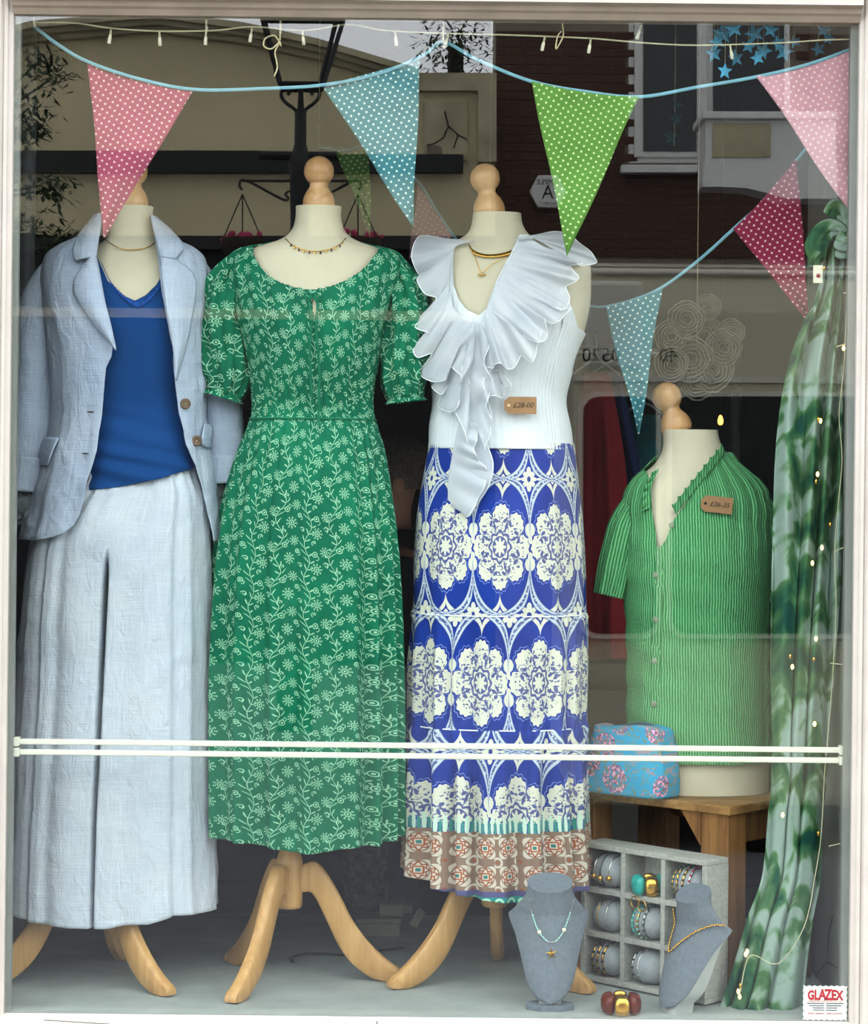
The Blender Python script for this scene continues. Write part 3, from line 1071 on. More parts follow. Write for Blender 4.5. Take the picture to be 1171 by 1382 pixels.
for sx in (-1, 1):
    for sy in (-1, 1):
        MB().tube([(cxx + sx * b2, -LY + sy * b2, Bz), (cxx + sx * t2, -LY + sy * t2, Tz)], 0.014, 4).build('lantern_bar', M['black'], lp)
for (zz, hh, r_) in ((Bz, b2, 0.015), (Tz, t2, 0.018)):
    q = [(cxx - hh, -LY - hh, zz), (cxx + hh, -LY - hh, zz), (cxx + hh, -LY + hh, zz), (cxx - hh, -LY + hh, zz)]
    MB().tube(q, r_, 4, closed=True).build('lantern_rim', M['black'], lp)
q = t2 * 1.05
MB().add([(cxx - q, -LY - q, Tz), (cxx + q, -LY - q, Tz), (cxx + q, -LY + q, Tz), (cxx - q, -LY + q, Tz), (cxx, -LY, Tz + 0.28)], [(3, 2, 1, 0), (0, 1, 4), (1, 2, 4), (2, 3, 4), (3, 0, 4)]).build('lantern_roof', M['black'], lp)

M['leafy'] = plain('green_foliage', '#2c3d22', 0.8, var=0.5, scale=9).m
M['petal'] = plain('pink_petals', '#a8355a', 0.8, var=0.4, scale=30).m
M['basketliner'] = plain('moss_liner', '#2a241a', 0.95, var=0.3).m
for s, lab in ((-1, 'hanging flower basket on left arm of lamp, mirrored above jacket collar'), (1, 'hanging flower basket on right arm of lamp, mirrored above green dress shoulder')):
    hb = thing('hanging_basket', lab, 'hanging basket', RF(405 + s * 78, 330, LY), 'baskets hung on the lamp')
    hx = 405 + s * 78
    ch = MB()
    for d in (-26, 0, 26):
        ch.tube([RF(hx, 262, LY), RF(hx + d, 322, LY)], 0.004, 4)
    ch.build('chain', M['black'], hb)
    c = RF(hx, 322, LY)
    MB().lathe([(0.02, -0.16), (0.09, -0.13), (0.13, -0.05), (0.14, 0.0), (0.12, 0.0)], c, n=14).build('bowl', M['basketliner'], hb, smooth=True)
    fm = MB()
    for _ in range(22):
        a = random.uniform(0, 2 * PI); r = random.uniform(0.02, 0.15)
        fm.ball(c + Vector((math.cos(a) * r, math.sin(a) * r, random.uniform(-0.02, 0.04))), random.uniform(0.012, 0.022), 5)
    fm.build('flowers', M['petal'], hb)['kind'] = 'stuff'


def leaf_mesh(center, spread, n, L, seed, droop=0.4):
    r = random.Random(seed); mb = MB()
    for _ in range(n):
        p = Vector(center) + Vector((r.gauss(0, spread[0]), r.gauss(0, spread[1]), r.gauss(0, spread[2])))
        a = r.uniform(0, 2 * PI); d = Vector((math.cos(a), math.sin(a) * 0.6, -droop + r.uniform(-.5, .5))).normalized()
        sd = d.cross(Vector((0, 0, 1))).normalized() * L * 0.16
        l = L * r.uniform(0.6, 1.2)
        nrm = d.cross(sd).normalized() * L * 0.05
        mb.add([p, p + d * l * 0.45 + sd + nrm, p + d * l, p + d * l * 0.45 - sd + nrm, p + d * l * .45], [(0, 1, 4), (1, 2, 4), (2, 3, 4), (3, 0, 4)])
    return mb


tr = thing('leafy_tree', 'drooping dark green leafy branches, mirrored at upper left edge of glass', 'tree', RF(-40, 1050, 8.5))
tr.location.z = GROUND - 0.1
base = RF(-40, 300, 8.5)
MB().tube(spline([Vector((base.x, -8.5, GROUND - 0.1)), Vector((base.x - .05, -8.5, 1.2)), base, RF(-20, 60, 8.5)], 20), [0.07] * 10 + [0.05] * 10, 8).build('trunk', M['basketliner'], tr, smooth=True)
fo = MB()
for i, (a, b, sp) in enumerate([(55, 80, 20), (70, 105, 18), (40, 145, 22), (45, 170, 16), (30, 180, 22), (55, 250, 22), (75, 255, 18), (40, 300, 26), (60, 320, 22), (90, 320, 14), (10, 240, 30), (0, 120, 30), (20, 330, 30), (110, 335, 12)]):
    e = RF(a, b, 8.5)
    fo.tube([base + Vector((0, 0, (e.z - base.z) * 0.6)), e], 0.006, 4)
    lm = leaf_mesh(e, (sp * MM(8.5) * 0.75, 0.10, sp * MM(8.5) * 0.5), 70, 0.075, i + 3)
    fo.add(lm.v, lm.f)
fo.build('foliage', M['leafy'], tr)['kind'] = 'stuff'
t2o = thing('roof_tree', 'small dark tree beyond the gable, mirrored at top middle of glass', 'tree', RF(615, 300, 20))
t2o.location.z = GROUND - .1
e = RF(615, 60, 20)
MB().tube([(e.x, -20, GROUND - 0.1), (e.x, -20, e.z)], 0.08, 6).build('trunk', M['basketliner'], t2o)
leaf_mesh(e, (0.19, 0.2, 0.19), 500, 0.10, 77).build('foliage', M['leafy'], t2o)['kind'] = 'stuff'

# beige camper van parked across the road
VY = 6.1
van = thing('camper_van', 'beige high-roofed van with dark side windows, mirrored behind the green shirt', 'van', RF(1100, 1150, VY))
van.location.z = GROUND - 0.1
M['vanpaint'] = plain('beige_van_paint', '#aaa48c', 0.4, spec=0.4, var=0.04, scale=2).m
M['chrome'] = plain('pale_trim', '#bdb9ab', 0.3, spec=0.5, var=0.03).m
vx0, vx1 = RF(775, 500, VY).x, RF(775, 500, VY).x + 4.6
def vz(py): return RF(950, py, VY).z
M['tyre'] = plain('black_rubber', '#141414', 0.9).m
pr = [(0, vz(1090)), (0, vz(520)), (-0.05, vz(420)), (-0.12, vz(372)), (-0.30, vz(352)), (-1.55, vz(352)), (-1.72, vz(372)), (-1.82, vz(520)), (-1.85, vz(1090))]
MB().prism([Vector((vx0, -VY + a, b)) for a, b in pr], (vx1 - vx0, 0, 0)).build('body', M['vanpaint'], van, bevel=0.05)
MB().box((vx0 + 0.08, -VY - 0.2, vz(358)), (vx1 - 0.1, -VY - 0.10, vz(354))).build('roof_gutter', M['chrome'], van)
MB().box((vx0 - 0.004, -VY - 0.1, vz(516)), (vx1, -VY + 0.012, vz(508))).build('waist_trim', M['chrome'], van)


def vwin(x0, y0, x1, y1, name='side_window'):
    def rr(ax0, ay0, ax1, ay1, r):
        out = []
        for cx_, cy_, a0 in ((ax1 - r, ay1 - r, 0), (ax0 + r, ay1 - r, 90), (ax0 + r, ay0 + r, 180), (ax1 - r, ay0 + r, 270)):
            for t in range(0, 91, 15):
                an = math.radians(a0 + t); out.append((cx_ + r * math.cos(an), cy_ + r * math.sin(an)))
        return out
    MB().prism([RF(a, b, VY - 0.020) for a, b in rr(x0, y0, x1, y1, 26)], (0, -0.03, 0)).build(name + '_frame', M['chrome'], van)
    MB().prism([RF(a, b, VY - 0.026) for a, b in rr(x0 + 7, y0 + 7, x1 - 7, y1 - 7, 22)], (0, -0.03, 0)).build(name, M['darkglass'], van)


vwin(600 + 180, 528, 892, 862); vwin(900, 528, 1240, 862); vwin(1255, 528, 1500, 862)
MB().box((vx0 + .05, -VY - 0.05, vz(500)), (vx0 + 0.30, -VY + 0.004, vz(380))).build('corner_panel', M['chrome'], van, bevel=0.02)
for wxx in (vx0 + 0.9, vx1 - 0.9):
    for yy in (-VY - 0.12, -VY - 1.72):
        MB().lathe([(0.12, -0.1), (0.30, -0.1), (0.33, -0.06), (0.33, 0.06), (0.30, 0.1), (0.12, 0.1)], (wxx, yy, GROUND - 0.1 + 0.33), (0, 1, 0), 20).build('wheel', M['tyre'], van, smooth=True)

text('0520', 0.085, RF(811, 480, VY - 0.052), M['black'], van, RT)
text('40', 0.085, RF(902, 480, VY - 0.052), M['black'], van, RT)

# ------------------------------------------------------------------ dress forms
def turned_cap(parent, base, tilt, r=0.031):
    """turned wooden neck cap: flat foot, neck and ball"""
    ax = Vector((tilt[0], tilt[1], 1)).normalized()
    k = r / 0.031
    prof = [(0.0, -0.004), (0.0295, -0.004), (0.0315, 0.003), (0.0315, 0.010), (0.0300, 0.018), (0.0255, 0.028), (0.0205, 0.035), (0.0175, 0.041), (0.0185, 0.045)]
    for t in np.linspace(-0.95, PI / 2, 16):
        prof.append((0.0300 * math.cos(t), 0.070 + 0.0300 * math.sin(t)))
    return MB().lathe([(a * k, b * k) for a, b in prof], base, ax, 28).build('neck_cap', M['beech_cap'], parent, smooth=True)


def tripod(parent, hub, azs, rad=0.222, s=1.0):
    """three bowed legs: profile in (radius, height)"""
    top = [(0.020, 0.235), (0.045, 0.243), (0.062, 0.236), (0.085, 0.205), (0.106, 0.168), (0.130, 0.122), (0.160, 0.082), (0.192, 0.050), (0.216, 0.032), (0.230, 0.022), (0.235, 0.012)]
    bot = [(0.020, 0.180), (0.040, 0.183), (0.052, 0.172), (0.066, 0.145), (0.082, 0.112), (0.100, 0.075), (0.126, 0.040), (0.158, 0.014), (0.188, 0.001), (0.215, 0.000), (0.233, 0.004)]
    A, B = spline([(a, b) for a, b in top], 30), spline([(a, b) for a, b in bot], 30)
    hw = 0.0125
    for az in azs:
        d = Vector((math.cos(math.radians(az)), -0.0 + math.sin(math.radians(az)), 0)); n = Vector((-d.y, d.x, 0))
        sec = []
        for (a, b) in zip(A, B):
            c = []
            for (f, w) in ((0.0, 0.6), (0.0, -0.6), (0.12, -1), (0.88, -1), (1.0, -0.6), (1.0, 0.6), (0.88, 1), (0.12, 1)):
                q = a * (1 - f) + b * f
                c.append(Vector((hub.x, hub.y, 0)) + d * float(q[0]) * s + n * hw * w + Vector((0, 0, float(q[1]) * s)))
            sec.append(c)
        P = np.array([[list(v) for v in c] for c in sec])                 # m x 8
        P = np.transpose(P, (1, 0, 2))
        o = grid_obj('leg', P, M['beech'], parent, closed_u=True, caps=True)
        smooth_by_angle(o, 50)


def dress_form(label, rows, Y, hub=None, azs=None, cap=None, cap_r=0.0315, cap_px=0.0):
    b = Body(rows, Y, 2.25)
    z0 = b.z[0]
    hubp = Vector((float(b.cx(z0)), Y, 0)) if hub is None else Vector((T(hub, 1200, Y).x, Y, 0))
    root = thing('dress_form', label, 'mannequin', (hubp.x, Y, 0 if azs else z0), 'dress forms in the window')
    th = np.linspace(0, 2 * PI, 96, endpoint=False)
    zs = np.linspace(b.z[0], b.z[-1], 140)
    TH, ZZ = np.meshgrid(th, zs, indexing='ij')
    x, y = b.pt(TH, ZZ)
    o = grid_obj('torso', np.stack([x, y, ZZ], -1), M['cream'], root, closed_u=True, caps=True, flip=True)
    smooth_by_angle(o, 45)
    if cap: turned_cap(root, Vector((float(b.cx(b.z[-1])) + cap_px * MM(Y), Y, b.z[-1])), cap, cap_r)
    if azs:
        prof = [(0.0, 0.150), (0.024, 0.150), (0.027, 0.156), (0.027, 0.245), (0.021, 0.262), (0.016, 0.275), (0.016, 0.30)]
        MB().lathe(prof, (hubp.x, Y, 0), n=24).build('hub', M['beech'], root, smooth=True)
        MB().tube([(hubp.x, Y, 0.29), (float(b.cx(z0)), Y, z0 + 0.02)], 0.016, 12).build('column', M['beech'], root, smooth=True)
        tripod(root, hubp, azs)
    return root, b


Y1, Y2, Y3, Y4 = 0.30, 0.30, 0.34, 0.42
d1, B1 = dress_form('cream dress form on wooden tripod wearing the pale blue jacket', [
    (279, 150, 207, .042), (288, 151, 206, .042), (303, 151, 208, .045), (318, 147, 213, .052), (330, 136, 224, .062), (343, 110, 248, .072), (358, 88, 266, .082), (390, 76, 275, .105), (430, 80, 272, .118), (500, 92, 264, .100), (555, 100, 256, .085), (620, 96, 262, .100), (690, 92, 268, .110), (760, 100, 262, .100)],
    Y1, 125, (-41, -161, 79), (0.0, -0.04))
d2, B2 = dress_form('cream dress form on wooden tripod wearing the green floral dress', [
    (279, 399, 461, .042), (288, 399, 460, .042), (303, 397, 462, .046), (316, 390, 469, .054), (326, 374, 485, .062), (335, 345, 512, .070), (345, 326, 528, .078), (360, 318, 534, .086), (400, 322, 526, .104), (440, 322, 520, .118), (500, 336, 506, .098), (550, 345, 499, .082), (620, 328, 514, .100), (700, 322, 520, .105), (760, 330, 512, .10)],
    Y2, 390, (5, -115, 125), (0.0, -0.05))
d3, B3 = dress_form('cream dress form on wooden tripod wearing the white ruffled top', [
    (288, 638, 703, .043), (298, 637, 704, .044), (312, 633, 710, .048), (322, 622, 722, .054), (332, 600, 748, .064), (345, 582, 783, .076), (362, 577, 797, .088), (400, 578, 797, .108), (440, 581, 790, .118), (500, 588, 768, .098), (545, 592, 758, .085), (600, 588, 764, .095), (680, 582, 770, .105), (760, 590, 762, .10)],
    Y3, 667, (-154, -34, 86), (-0.14, -0.05), cap_px=-10)
d4, B4 = dress_form('cream half-body dress form on wooden crate wearing the green striped shirt', [
    (580, 894, 968, .046), (592, 895, 970, .047), (610, 893, 978, .052), (628, 882, 992, .060), (642, 866, 1008, .072), (656, 852, 1026, .080), (680, 846, 1034, .090), (730, 846, 1035, .112), (770, 848, 1034, .118), (850, 862, 1022, .095), (900, 866, 1018, .088), (980, 856, 1030, .105), (1030, 849, 1036, .112), (1065, 850, 1036, .112)],
    Y4, None, None, (-0.34, -0.05), cap_px=-17)


def bot_px(pts, Y):
    Y = Y - 0.135
    """hem height from picture points (px, py) -> function of x"""
    q = [T(a, b, Y) for a, b in pts]
    xs = np.array([p.x for p in q]); zs = np.array([p.z for p in q])
    return lambda x, s: np.interp(x, xs, zs)


def neck_px(body, pts, back_py=None, arm=None):
    """cut: no cloth above the neckline curve (px points left to right)"""
    q = [T(a, b, body.Y - 0.06) for a, b in pts]
    xs = np.array([p.x for p in q]); zs = np.array([p.z for p in q])
    zb = T(600, back_py, body.Y).z if back_py else zs.max()
    def cut(x, z, front):
        nz = np.interp(x, xs, zs)
        inside = (x > xs[0]) & (x < xs[-1])
        c = inside & (z > np.where(front, nz, zb))
        if arm is not None:
            (al, ar, apy) = arm
            za = T(600, apy, body.Y).z
            for sx, (curve) in ((-1, al), (1, ar)):
                cq = [T(a, b, body.Y) for a, b in curve]
                cz = np.array([p.z for p in cq]); cxx = np.array([p.x for p in cq])
                o = np.argsort(cz)
                lim = np.interp(z, cz[o], cxx[o])
                c |= (z > za) & ((x - lim) * sx > 0)
        return c
    return cut


# ------------------------------------------------------------------ camisole
cam_t = thing('camisole', 'royal blue v-neck camisole with lace edge under the jacket', 'top', (float(B1.cx(1.0)), Y1, 0.9))
CB = Body([(330, 110, 250, .070), (350, 92, 262, .088), (390, 84, 270, .114), (430, 88, 268, .127), (500, 98, 262, .112), (555, 103, 260, .098), (610, 104, 269, .114), (640, 104, 273, .124), (672, 102, 276, .130)], Y1)
vneck = [(127, 338), (135, 352), (150, 382), (170, 402), (188, 409), (203, 400), (215, 386), (222, 372), (235, 336)]
zc0, zc1 = TZ(180, 668, Y1), TZ(180, 335, Y1)


def cami_fold(th, z):
    s = np.clip((TZ(180, 540, Y1) - z) / 0.18, 0, 1)
    u = np.cos(th)
    return 0.0050 * s * np.sin(z * 150 + u * 3.0 + 0.8 * np.sin(u * 2.2) + 0.6 * np.sin(z * 60)) * np.clip(np.sin(th), 0.15, 1)


garment('body', CB, M['cami'], cam_t, zc1, zc0, 200, 150, neck_px(CB, vneck, 345), cami_fold, bot_fn=bot_px([(80, 662), (115, 662), (160, 657), (215, 646), (255, 634), (270, 626), (300, 620)], Y1))
lp_ = [CB.fpx(a, b, 0.003) for a, b in vneck[1:-1]]
P = spline(lp_, 90)
sc_ = np.array([[0, 0, (0.0016 * math.sin(i * 1.9))] for i in range(90)])
ruled('lace_trim', P + sc_ + np.array([0, 0, 0.002]), spline([CB.fpx(a + (3 if a < 180 else -2), b + 6, 0.004) for a, b in vneck[1:-1]], 90), M['lace'], cam_t, 90, 4, thick=0.0008)

# ------------------------------------------------------------------ trousers
trs = thing('wide_trousers', 'white linen wide-leg trousers hanging below the blue camisole', 'trousers', (float(B1.cx(1.0)) - .02, Y1, 0.2))
TB = Body([(615, 112, 262, .098), (642, 107, 270, .112), (665, 92, 279, .126), (700, 62, 283, .134), (740, 42, 286, .136), (800, 34, 287, .136), (900, 28, 287, .134), (1000, 22, 288, .132), (1100, 15, 289, .130), (1200, 11, 291, .128), (1258, 11, 293, .128)], Y1, 2.6)
ztop, zbot = TZ(160, 617, Y1), TZ(160, 1240, Y1)
zcr = TZ(160, 735, Y1)


def trouser_fold(th, z):
    f = np.clip((ztop - z) / 0.25, 0, 1); g = np.clip((zcr - z) / 0.10, 0, 1); g = g * g * (3 - 2 * g)
    low = np.clip((ztop - z) / (ztop - zbot), 0, 1)
    d = (0.0018 + 0.0034 * f) * folds(th, 14, 3, 1.0, 0.9) + 0.004 * np.sin(th * 26 + 2 * np.sin(z * 3)) * (1 - f) * np.clip(1 - (ztop - z) / 0.14, 0, 1)
    d = d + 0.003 * np.sin(3.2 * th + z * 7) * low
    cth = th - PI / 2 - 0.015 - 0.05 * low
    d = d - 0.125 * g * np.exp(-(cth / 0.013) ** 2) * np.clip(1.1 - 0.9 * low, 0.1, 1)
    d = d - 0.006 * g * np.exp(-(cth / 0.12) ** 2)
    d = d + 0.0032 * wrinkle(th * 0.13, z * 0.7, 5, 10, 16, 75)
    d = d - 0.05 * g * np.exp(-((th - 3 * PI / 2) / 0.06) ** 2)
    d = d + 0.006 * np.exp(-(((z - TZ(160, 720, Y1)) / 0.045) ** 2) - (cth / 0.16) ** 2)
    return d


garment('legs', TB, M['trouser'], trs, ztop, zbot, 640, 150, None, trouser_fold, dense=0.8, bot_fn=bot_px([(0, 1240), (40, 1248), (90, 1254), (140, 1256), (168, 1251), (200, 1250), (235, 1240), (290, 1240)], Y1))
th = np.linspace(0.02, PI - 0.02, 120)

# ------------------------------------------------------------------ jacket
jk = thing('linen_jacket', 'pale blue open linen jacket with two brown buttons over blue camisole', 'jacket', (float(B1.cx(1.0)), Y1, 0.9))
JB = Body([(290, 140, 210, .060), (300, 134, 212, .066), (314, 122, 222, .074), (324, 100, 240, .082), (334, 78, 262, .090), (348, 62, 276, .098), (380, 56, 282, .122), (430, 60, 282, .142), (500, 68, 280, .138), (555, 70, 280, .132), (610, 62, 285, .142), (660, 48, 292, .152), (730, 28, 300, .160)], Y1, 2.4)
EL = [(290, 136), (300, 136), (345, 131), (400, 141), (465, 154), (485, 152), (500, 144), (560, 139), (610, 132), (645, 120), (675, 112), (695, 106), (708, 98), (718, 84), (724, 66), (728, 45)]
ER = [(290, 203), (300, 204), (345, 213), (400, 220), (480, 235), (520, 237), (560, 241), (600, 251), (630, 264), (660, 274), (700, 282), (728, 286)]
nv, nu = 170, 240
pys = np.linspace(292, 728, nv)
P = np.zeros((nu, nv, 3)); UVj = np.zeros((nu, nv, 2))
for j, py in enumerate(pys):
    z = TZ(180, py, Y1)
    xe = [TX(float(np.interp(py, [e[0] for e in E], [e[1] for e in E])), py, Y1 - float(JB.dp(z)) * 0.85) for E in (EL, ER)]
    tl, tr_ = float(JB.th_at(xe[0], z)), float(JB.th_at(xe[1], z))
    t = np.linspace(tl, tr_ + 2 * PI, nu)
    zz = np.full(nu, z)
    x, y = JB.pt(t, zz)
    low = np.clip((py - 520) / 200, 0, 1)
    d = 0.004 * folds(t, 9, 11, 1, 0.8) * (0.3 + low) + 0.0040 * wrinkle(t * 0.16, z + 0 * t, 8, 10, 14, 75) * min(1, max(0.15, (py - 330) / 80))
    hemup = 0.0
    x = x + np.cos(t) * d; y = y - np.sin(t) * d
    P[:, j] = np.stack([x, y, zz + 0.010 * low * np.clip(-np.cos(t), 0, 1) * 0], -1)
    UVj[:, j, 0] = t * 0.17; UVj[:, j, 1] = z
grid_obj('body', P, M['jacket'], jk, UVj, thick=0.002)
for sgn, pth, rad, sd in ((-1, [(120, 352), (82, 358), (60, 388), (49, 440), (45, 520), (40, 600), (34, 664)], [.016, .026, .040, .045, .043, .038, .035], 5),
                          (1, [(225, 352), (258, 358), (276, 390), (287, 450), (297, 540), (304, 600), (305, 652)], [.016, .026, .038, .042, .039, .036, .036], 9)):
    yy = [Y1, Y1 + .0, Y1 + .0, Y1 - 0.005, Y1 - 0.01, Y1 - 0.015, Y1 - 0.02] if sgn < 0 else [Y1, Y1 + .01, Y1 + .02, Y1 + 0.03, Y1 + 0.03, Y1 + 0.03, Y1 + 0.03]
    path = [T(a, b, q) for (a, b), q in zip(pth, yy)]
    fr = np.random.default_rng(sd)
    ph = fr.uniform(0, 6, 4)
    sleeve('sleeve', path, rad, M['jacket'], jk, 56, 90, lambda t, s, ph=ph: 0.0036 * wrinkle(t * 0.04, s * 0.5, int(ph[3] * 100), 8, 14, 70) * np.clip(s * 2, 0, 1) + 0.003 * np.sin(3 * t + ph[2] + s * 6) * np.clip(s * 2, 0, 1), 0.95, 0.002)
    cf = [path[-2] * 0.72 + path[-1] * 0.28, path[-1] + Vector((0, 0, 0.0))]
    cf = [Vector(c) for c in cf]
    sleeve('turned_cuff', [cf[0], (cf[0] + cf[1]) / 2, cf[1]], [rad[-1] + .007, rad[-1] + .006, rad[-1] + .005], M['jacket'], jk, 48, 16, lambda t, s: 0.002 * np.sin(4 * t + 3 * s), 0.95, 0.003)


def jpatch(name, inner, outer, off0, off1, nu=40, nv=14):
    A = [JB.fpx(a, b, off0) for a, b in inner]; Bq = [JB.fpx(a, b, off1) for a, b in outer]
    return ruled(name, A, Bq, M['jacket'], jk, nu, nv, lambda U, V: np.stack([0 * U, -0.010 * np.sin(PI * V), 0 * U], -1), 0.003)


jpatch('lapel', [(129, 346), (137, 388), (148, 432), (156, 470)], [(119, 348), (99, 388), (124, 434), (157, 473)], 0.012, 0.008)
jpatch('lapel', [(216, 346), (222, 400), (233, 465), (237, 512)], [(234, 348), (264, 376), (257, 440), (238, 514)], 0.012, 0.008)
jpatch('collar', [(138, 288), (136, 306), (133, 326), (130, 346)], [(128, 290), (106, 318), (98, 338), (102, 352)], 0.014, 0.012)
jpatch('collar', [(203, 290), (206, 306), (211, 326), (216, 346)], [(212, 294), (232, 312), (248, 333), (236, 350)], 0.014, 0.012)
for a, b in ((250, 545), (265, 595)):
    c = JB.fpx(a, b, 0.004)
    bt = MB().lathe([(0.0, 0.0), (0.010, 0.0), (0.0108, 0.0015), (0.0108, 0.003), (0.009, 0.0042), (0.007, 0.0034), (0.0, 0.0034)], c, (0.25, -1, 0), 20).build('button', plain('brown_horn_%d' % a, '#5b4632', 0.35, spec=0.5, var=0.3, scale=90).m, jk, smooth=True)
    MB().ball(c + Vector((0.001, -0.0042, 0)), 0.0013, 5).build('thread', M['twine'], bt)
for a, b in ((122, 556), (115, 612)):
    c = JB.fpx(a, b, 0.0035)
    MB().ball(c, 0.0075, 8, (1, 0.25, 0.20)).build('buttonhole', M['ink'], jk)
jpatch('pocket_flap', [(55, 591), (66, 590), (79, 591)], [(44, 626), (54, 628), (64, 628)], 0.006, 0.008, 16, 10)
jpatch('pocket_flap', [(276, 572), (283, 573), (287, 576)], [(272, 600), (279, 604), (284, 604)], 0.006, 0.008, 12, 8)
# clear plastic padding at the cuffs
_p = Mat('crumpled_clear_plastic', 0.2, spec=0.6); _p.color('#8f979c'); _p.bump(_p.noise('Object', (1, 1, 1), 60.0, 3, 1.0), 0.01, 1.0)
M['plastic'] = _p.sheer(0.55, 0.3).m
for a, b, yy in ((33, 676, Y1 - 0.02), (297, 672, Y1 + 0.03)):
    c = T(a, b, yy)
    th = np.linspace(0, 2 * PI, 40, endpoint=False); ph = np.linspace(0.02, PI - 0.02, 24)
    TH, PH = np.meshgrid(th, ph, indexing='ij')
    r = 1 + 0.12 * np.sin(5 * TH + 3 * PH) + 0.08 * np.sin(9 * TH - 7 * PH)
    Pp = np.stack([c.x + 0.030 * r * np.sin(PH) * np.cos(TH), c.y + 0.026 * r * np.sin(PH) * np.sin(TH), c.z + 0.045 * r * np.cos(PH)], -1)
    grid_obj('cuff_padding', Pp, M['plastic'], jk, closed_u=True, thick=0.0006)

# ------------------------------------------------------------------ green dress
dr = thing('floral_dress', 'green floral midi dress with puff sleeves and tie neck', 'dress', (float(B2.cx(1.0)), Y2, 0.35))
DB = Body([(322, 384, 476, .064), (330, 356, 500, .072), (338, 322, 532, .080), (348, 310, 544, .088), (362, 306, 546, .096), (400, 312, 534, .120), (440, 322, 522, .130), (480, 330, 514, .120), (520, 336, 507, .106), (552, 339, 505, .098), (575, 335, 510, .104), (610, 323, 519, .118), (650, 311, 526, .128), (700, 299, 533, .136), (780, 290, 539, .140), (880, 286, 541, .142), (1000, 286, 542, .144), (1160, 287, 542, .146)], Y2, 2.35)
nk = [(330, 322), (340, 338), (349, 358), (362, 374), (380, 385), (400, 392), (421, 395), (445, 391), (468, 382), (488, 368), (502, 352), (511, 339), (520, 322)]
dz0, dz1 = TZ(415, 1148, Y2), TZ(415, 324, Y2)
zwa = TZ(415, 565, Y2)


def dress_fold(th, z):
    f = np.clip((zwa - z) / 0.55, 0, 1)
    d = (0.014 * f) * folds(th, 17, 21, 1.0, 0.8) + 0.003 * folds(th, 31, 4, 1, 0.4) * np.clip((zwa - z) / 0.05, 0, 1) * (1 - 0.6 * f)
    up = np.clip((z - zwa) / 0.03, 0, 1)
    shir = np.exp(-((z - TZ(415, 535, Y2)) / 0.055) ** 2)
    d = d - 0.004 * shir + 0.0020 * shir * np.sin(th * 70) + 0.0012 * shir * np.sin(z * 700)
    g = np.clip((z - TZ(415, 470, Y2)) / 0.12, 0, 1)
    d = d + 0.0030 * g * folds(th, 21, 8, 1, 0.3) * (np.sin(th) > 0)
    return d


garment('body', DB, M['dress'], dr, dz1, dz0, 420, 260, neck_px(DB, nk, 330), dress_fold,
        bot_fn=bot_px([(280, 1138), (310, 1139), (340, 1140), (365, 1143), (390, 1149), (420, 1151), (450, 1149), (480, 1143), (505, 1144), (525, 1141), (545, 1136)], Y2))
for sgn in (-1, 1):
    if sgn < 0:
        pth = [(350, 352), (325, 354), (304, 385), (298, 430), (303, 480), (306, 510), (300, 530)]; tw = 0.0
    else:
        pth = [(500, 354), (524, 356), (543, 388), (548, 430), (545, 480), (544, 510), (547, 536)]; tw = 1.3
    path = [T(a, b, Y2 - 0.01 + 0.00 * i) for i, (a, b) in enumerate(pth)]
    if sgn < 0:
        rad = [.014, .024, .040, .046, .049, .049, .040]
    else:
        rad = [.014, .024, .036, .041, .043, .043, .035]
    sleeve('puff_sleeve', path, rad, M['dress'], dr, 80, 90, lambda t, s, tw=tw: 0.0045 * np.sin(7 * t + 2 * np.sin(s * 4) + tw) * np.clip(1.2 - np.abs(s - 0.5), 0.4, 1.2) + 0.003 * np.sin(15 * t + s * 9), 1.15, 0.0015, uv0=(0.04 * sgn, 0.02))
    # elastic frill at the opening
    e1 = path[-1]
    dd = (path[-1] - path[-2]).normalized()
    sleeve('sleeve_frill', [e1 - dd * 0.004, e1 + dd * 0.004, e1 + dd * 0.010], [rad[-1], rad[-1] + .001, rad[-1] + .005], M['dress'], dr, 80, 8, lambda t, s: 0.0022 * np.sin(24 * t) * s, 1.15, 0.0012)
for pts in ([(420, 396), (417, 406), (421, 430), (418, 470), (420, 520), (422, 545)], [(423, 396), (428, 410), (427, 450), (431, 500), (430, 560), (432, 578)]):
    MB().tube(spline([DB.fpx(a, b, 0.010) for a, b in pts], 40), 0.0024, 6).build('tie_cord', M['dress_in'], dr, smooth=True)
bow = MB()
for s in (-1, 1):
    bow.tube(spline([DB.fpx(421 + s * q, 398 + w_, 0.012) for q, w_ in ((0, 0), (5, -3), (9, 3), (6, 8), (0, 2))], 20), 0.0016, 6)
bow.build('tie_bow', M['dress_in'], dr, smooth=True)
ks = [DB.fpx(a, b, 0.002) for a, b in ((424, 399), (427, 404), (427, 418), (424, 426), (422, 418), (422, 404))]
MB().prism(ks, (0, 0.002, 0)).build('keyhole', M['cream'], dr)
wb = [DB.pt(np.array([t]), np.array([TZ(415, 566, Y2)])) for t in np.linspace(0, 2 * PI, 80, endpoint=False)]
MB().tube([Vector((float(a[0]), float(b[0]), TZ(415, 566, Y2))) for a, b in wb], 0.0022, 5, closed=True).build('waist_seam', M['dress_in'], dr, smooth=True)

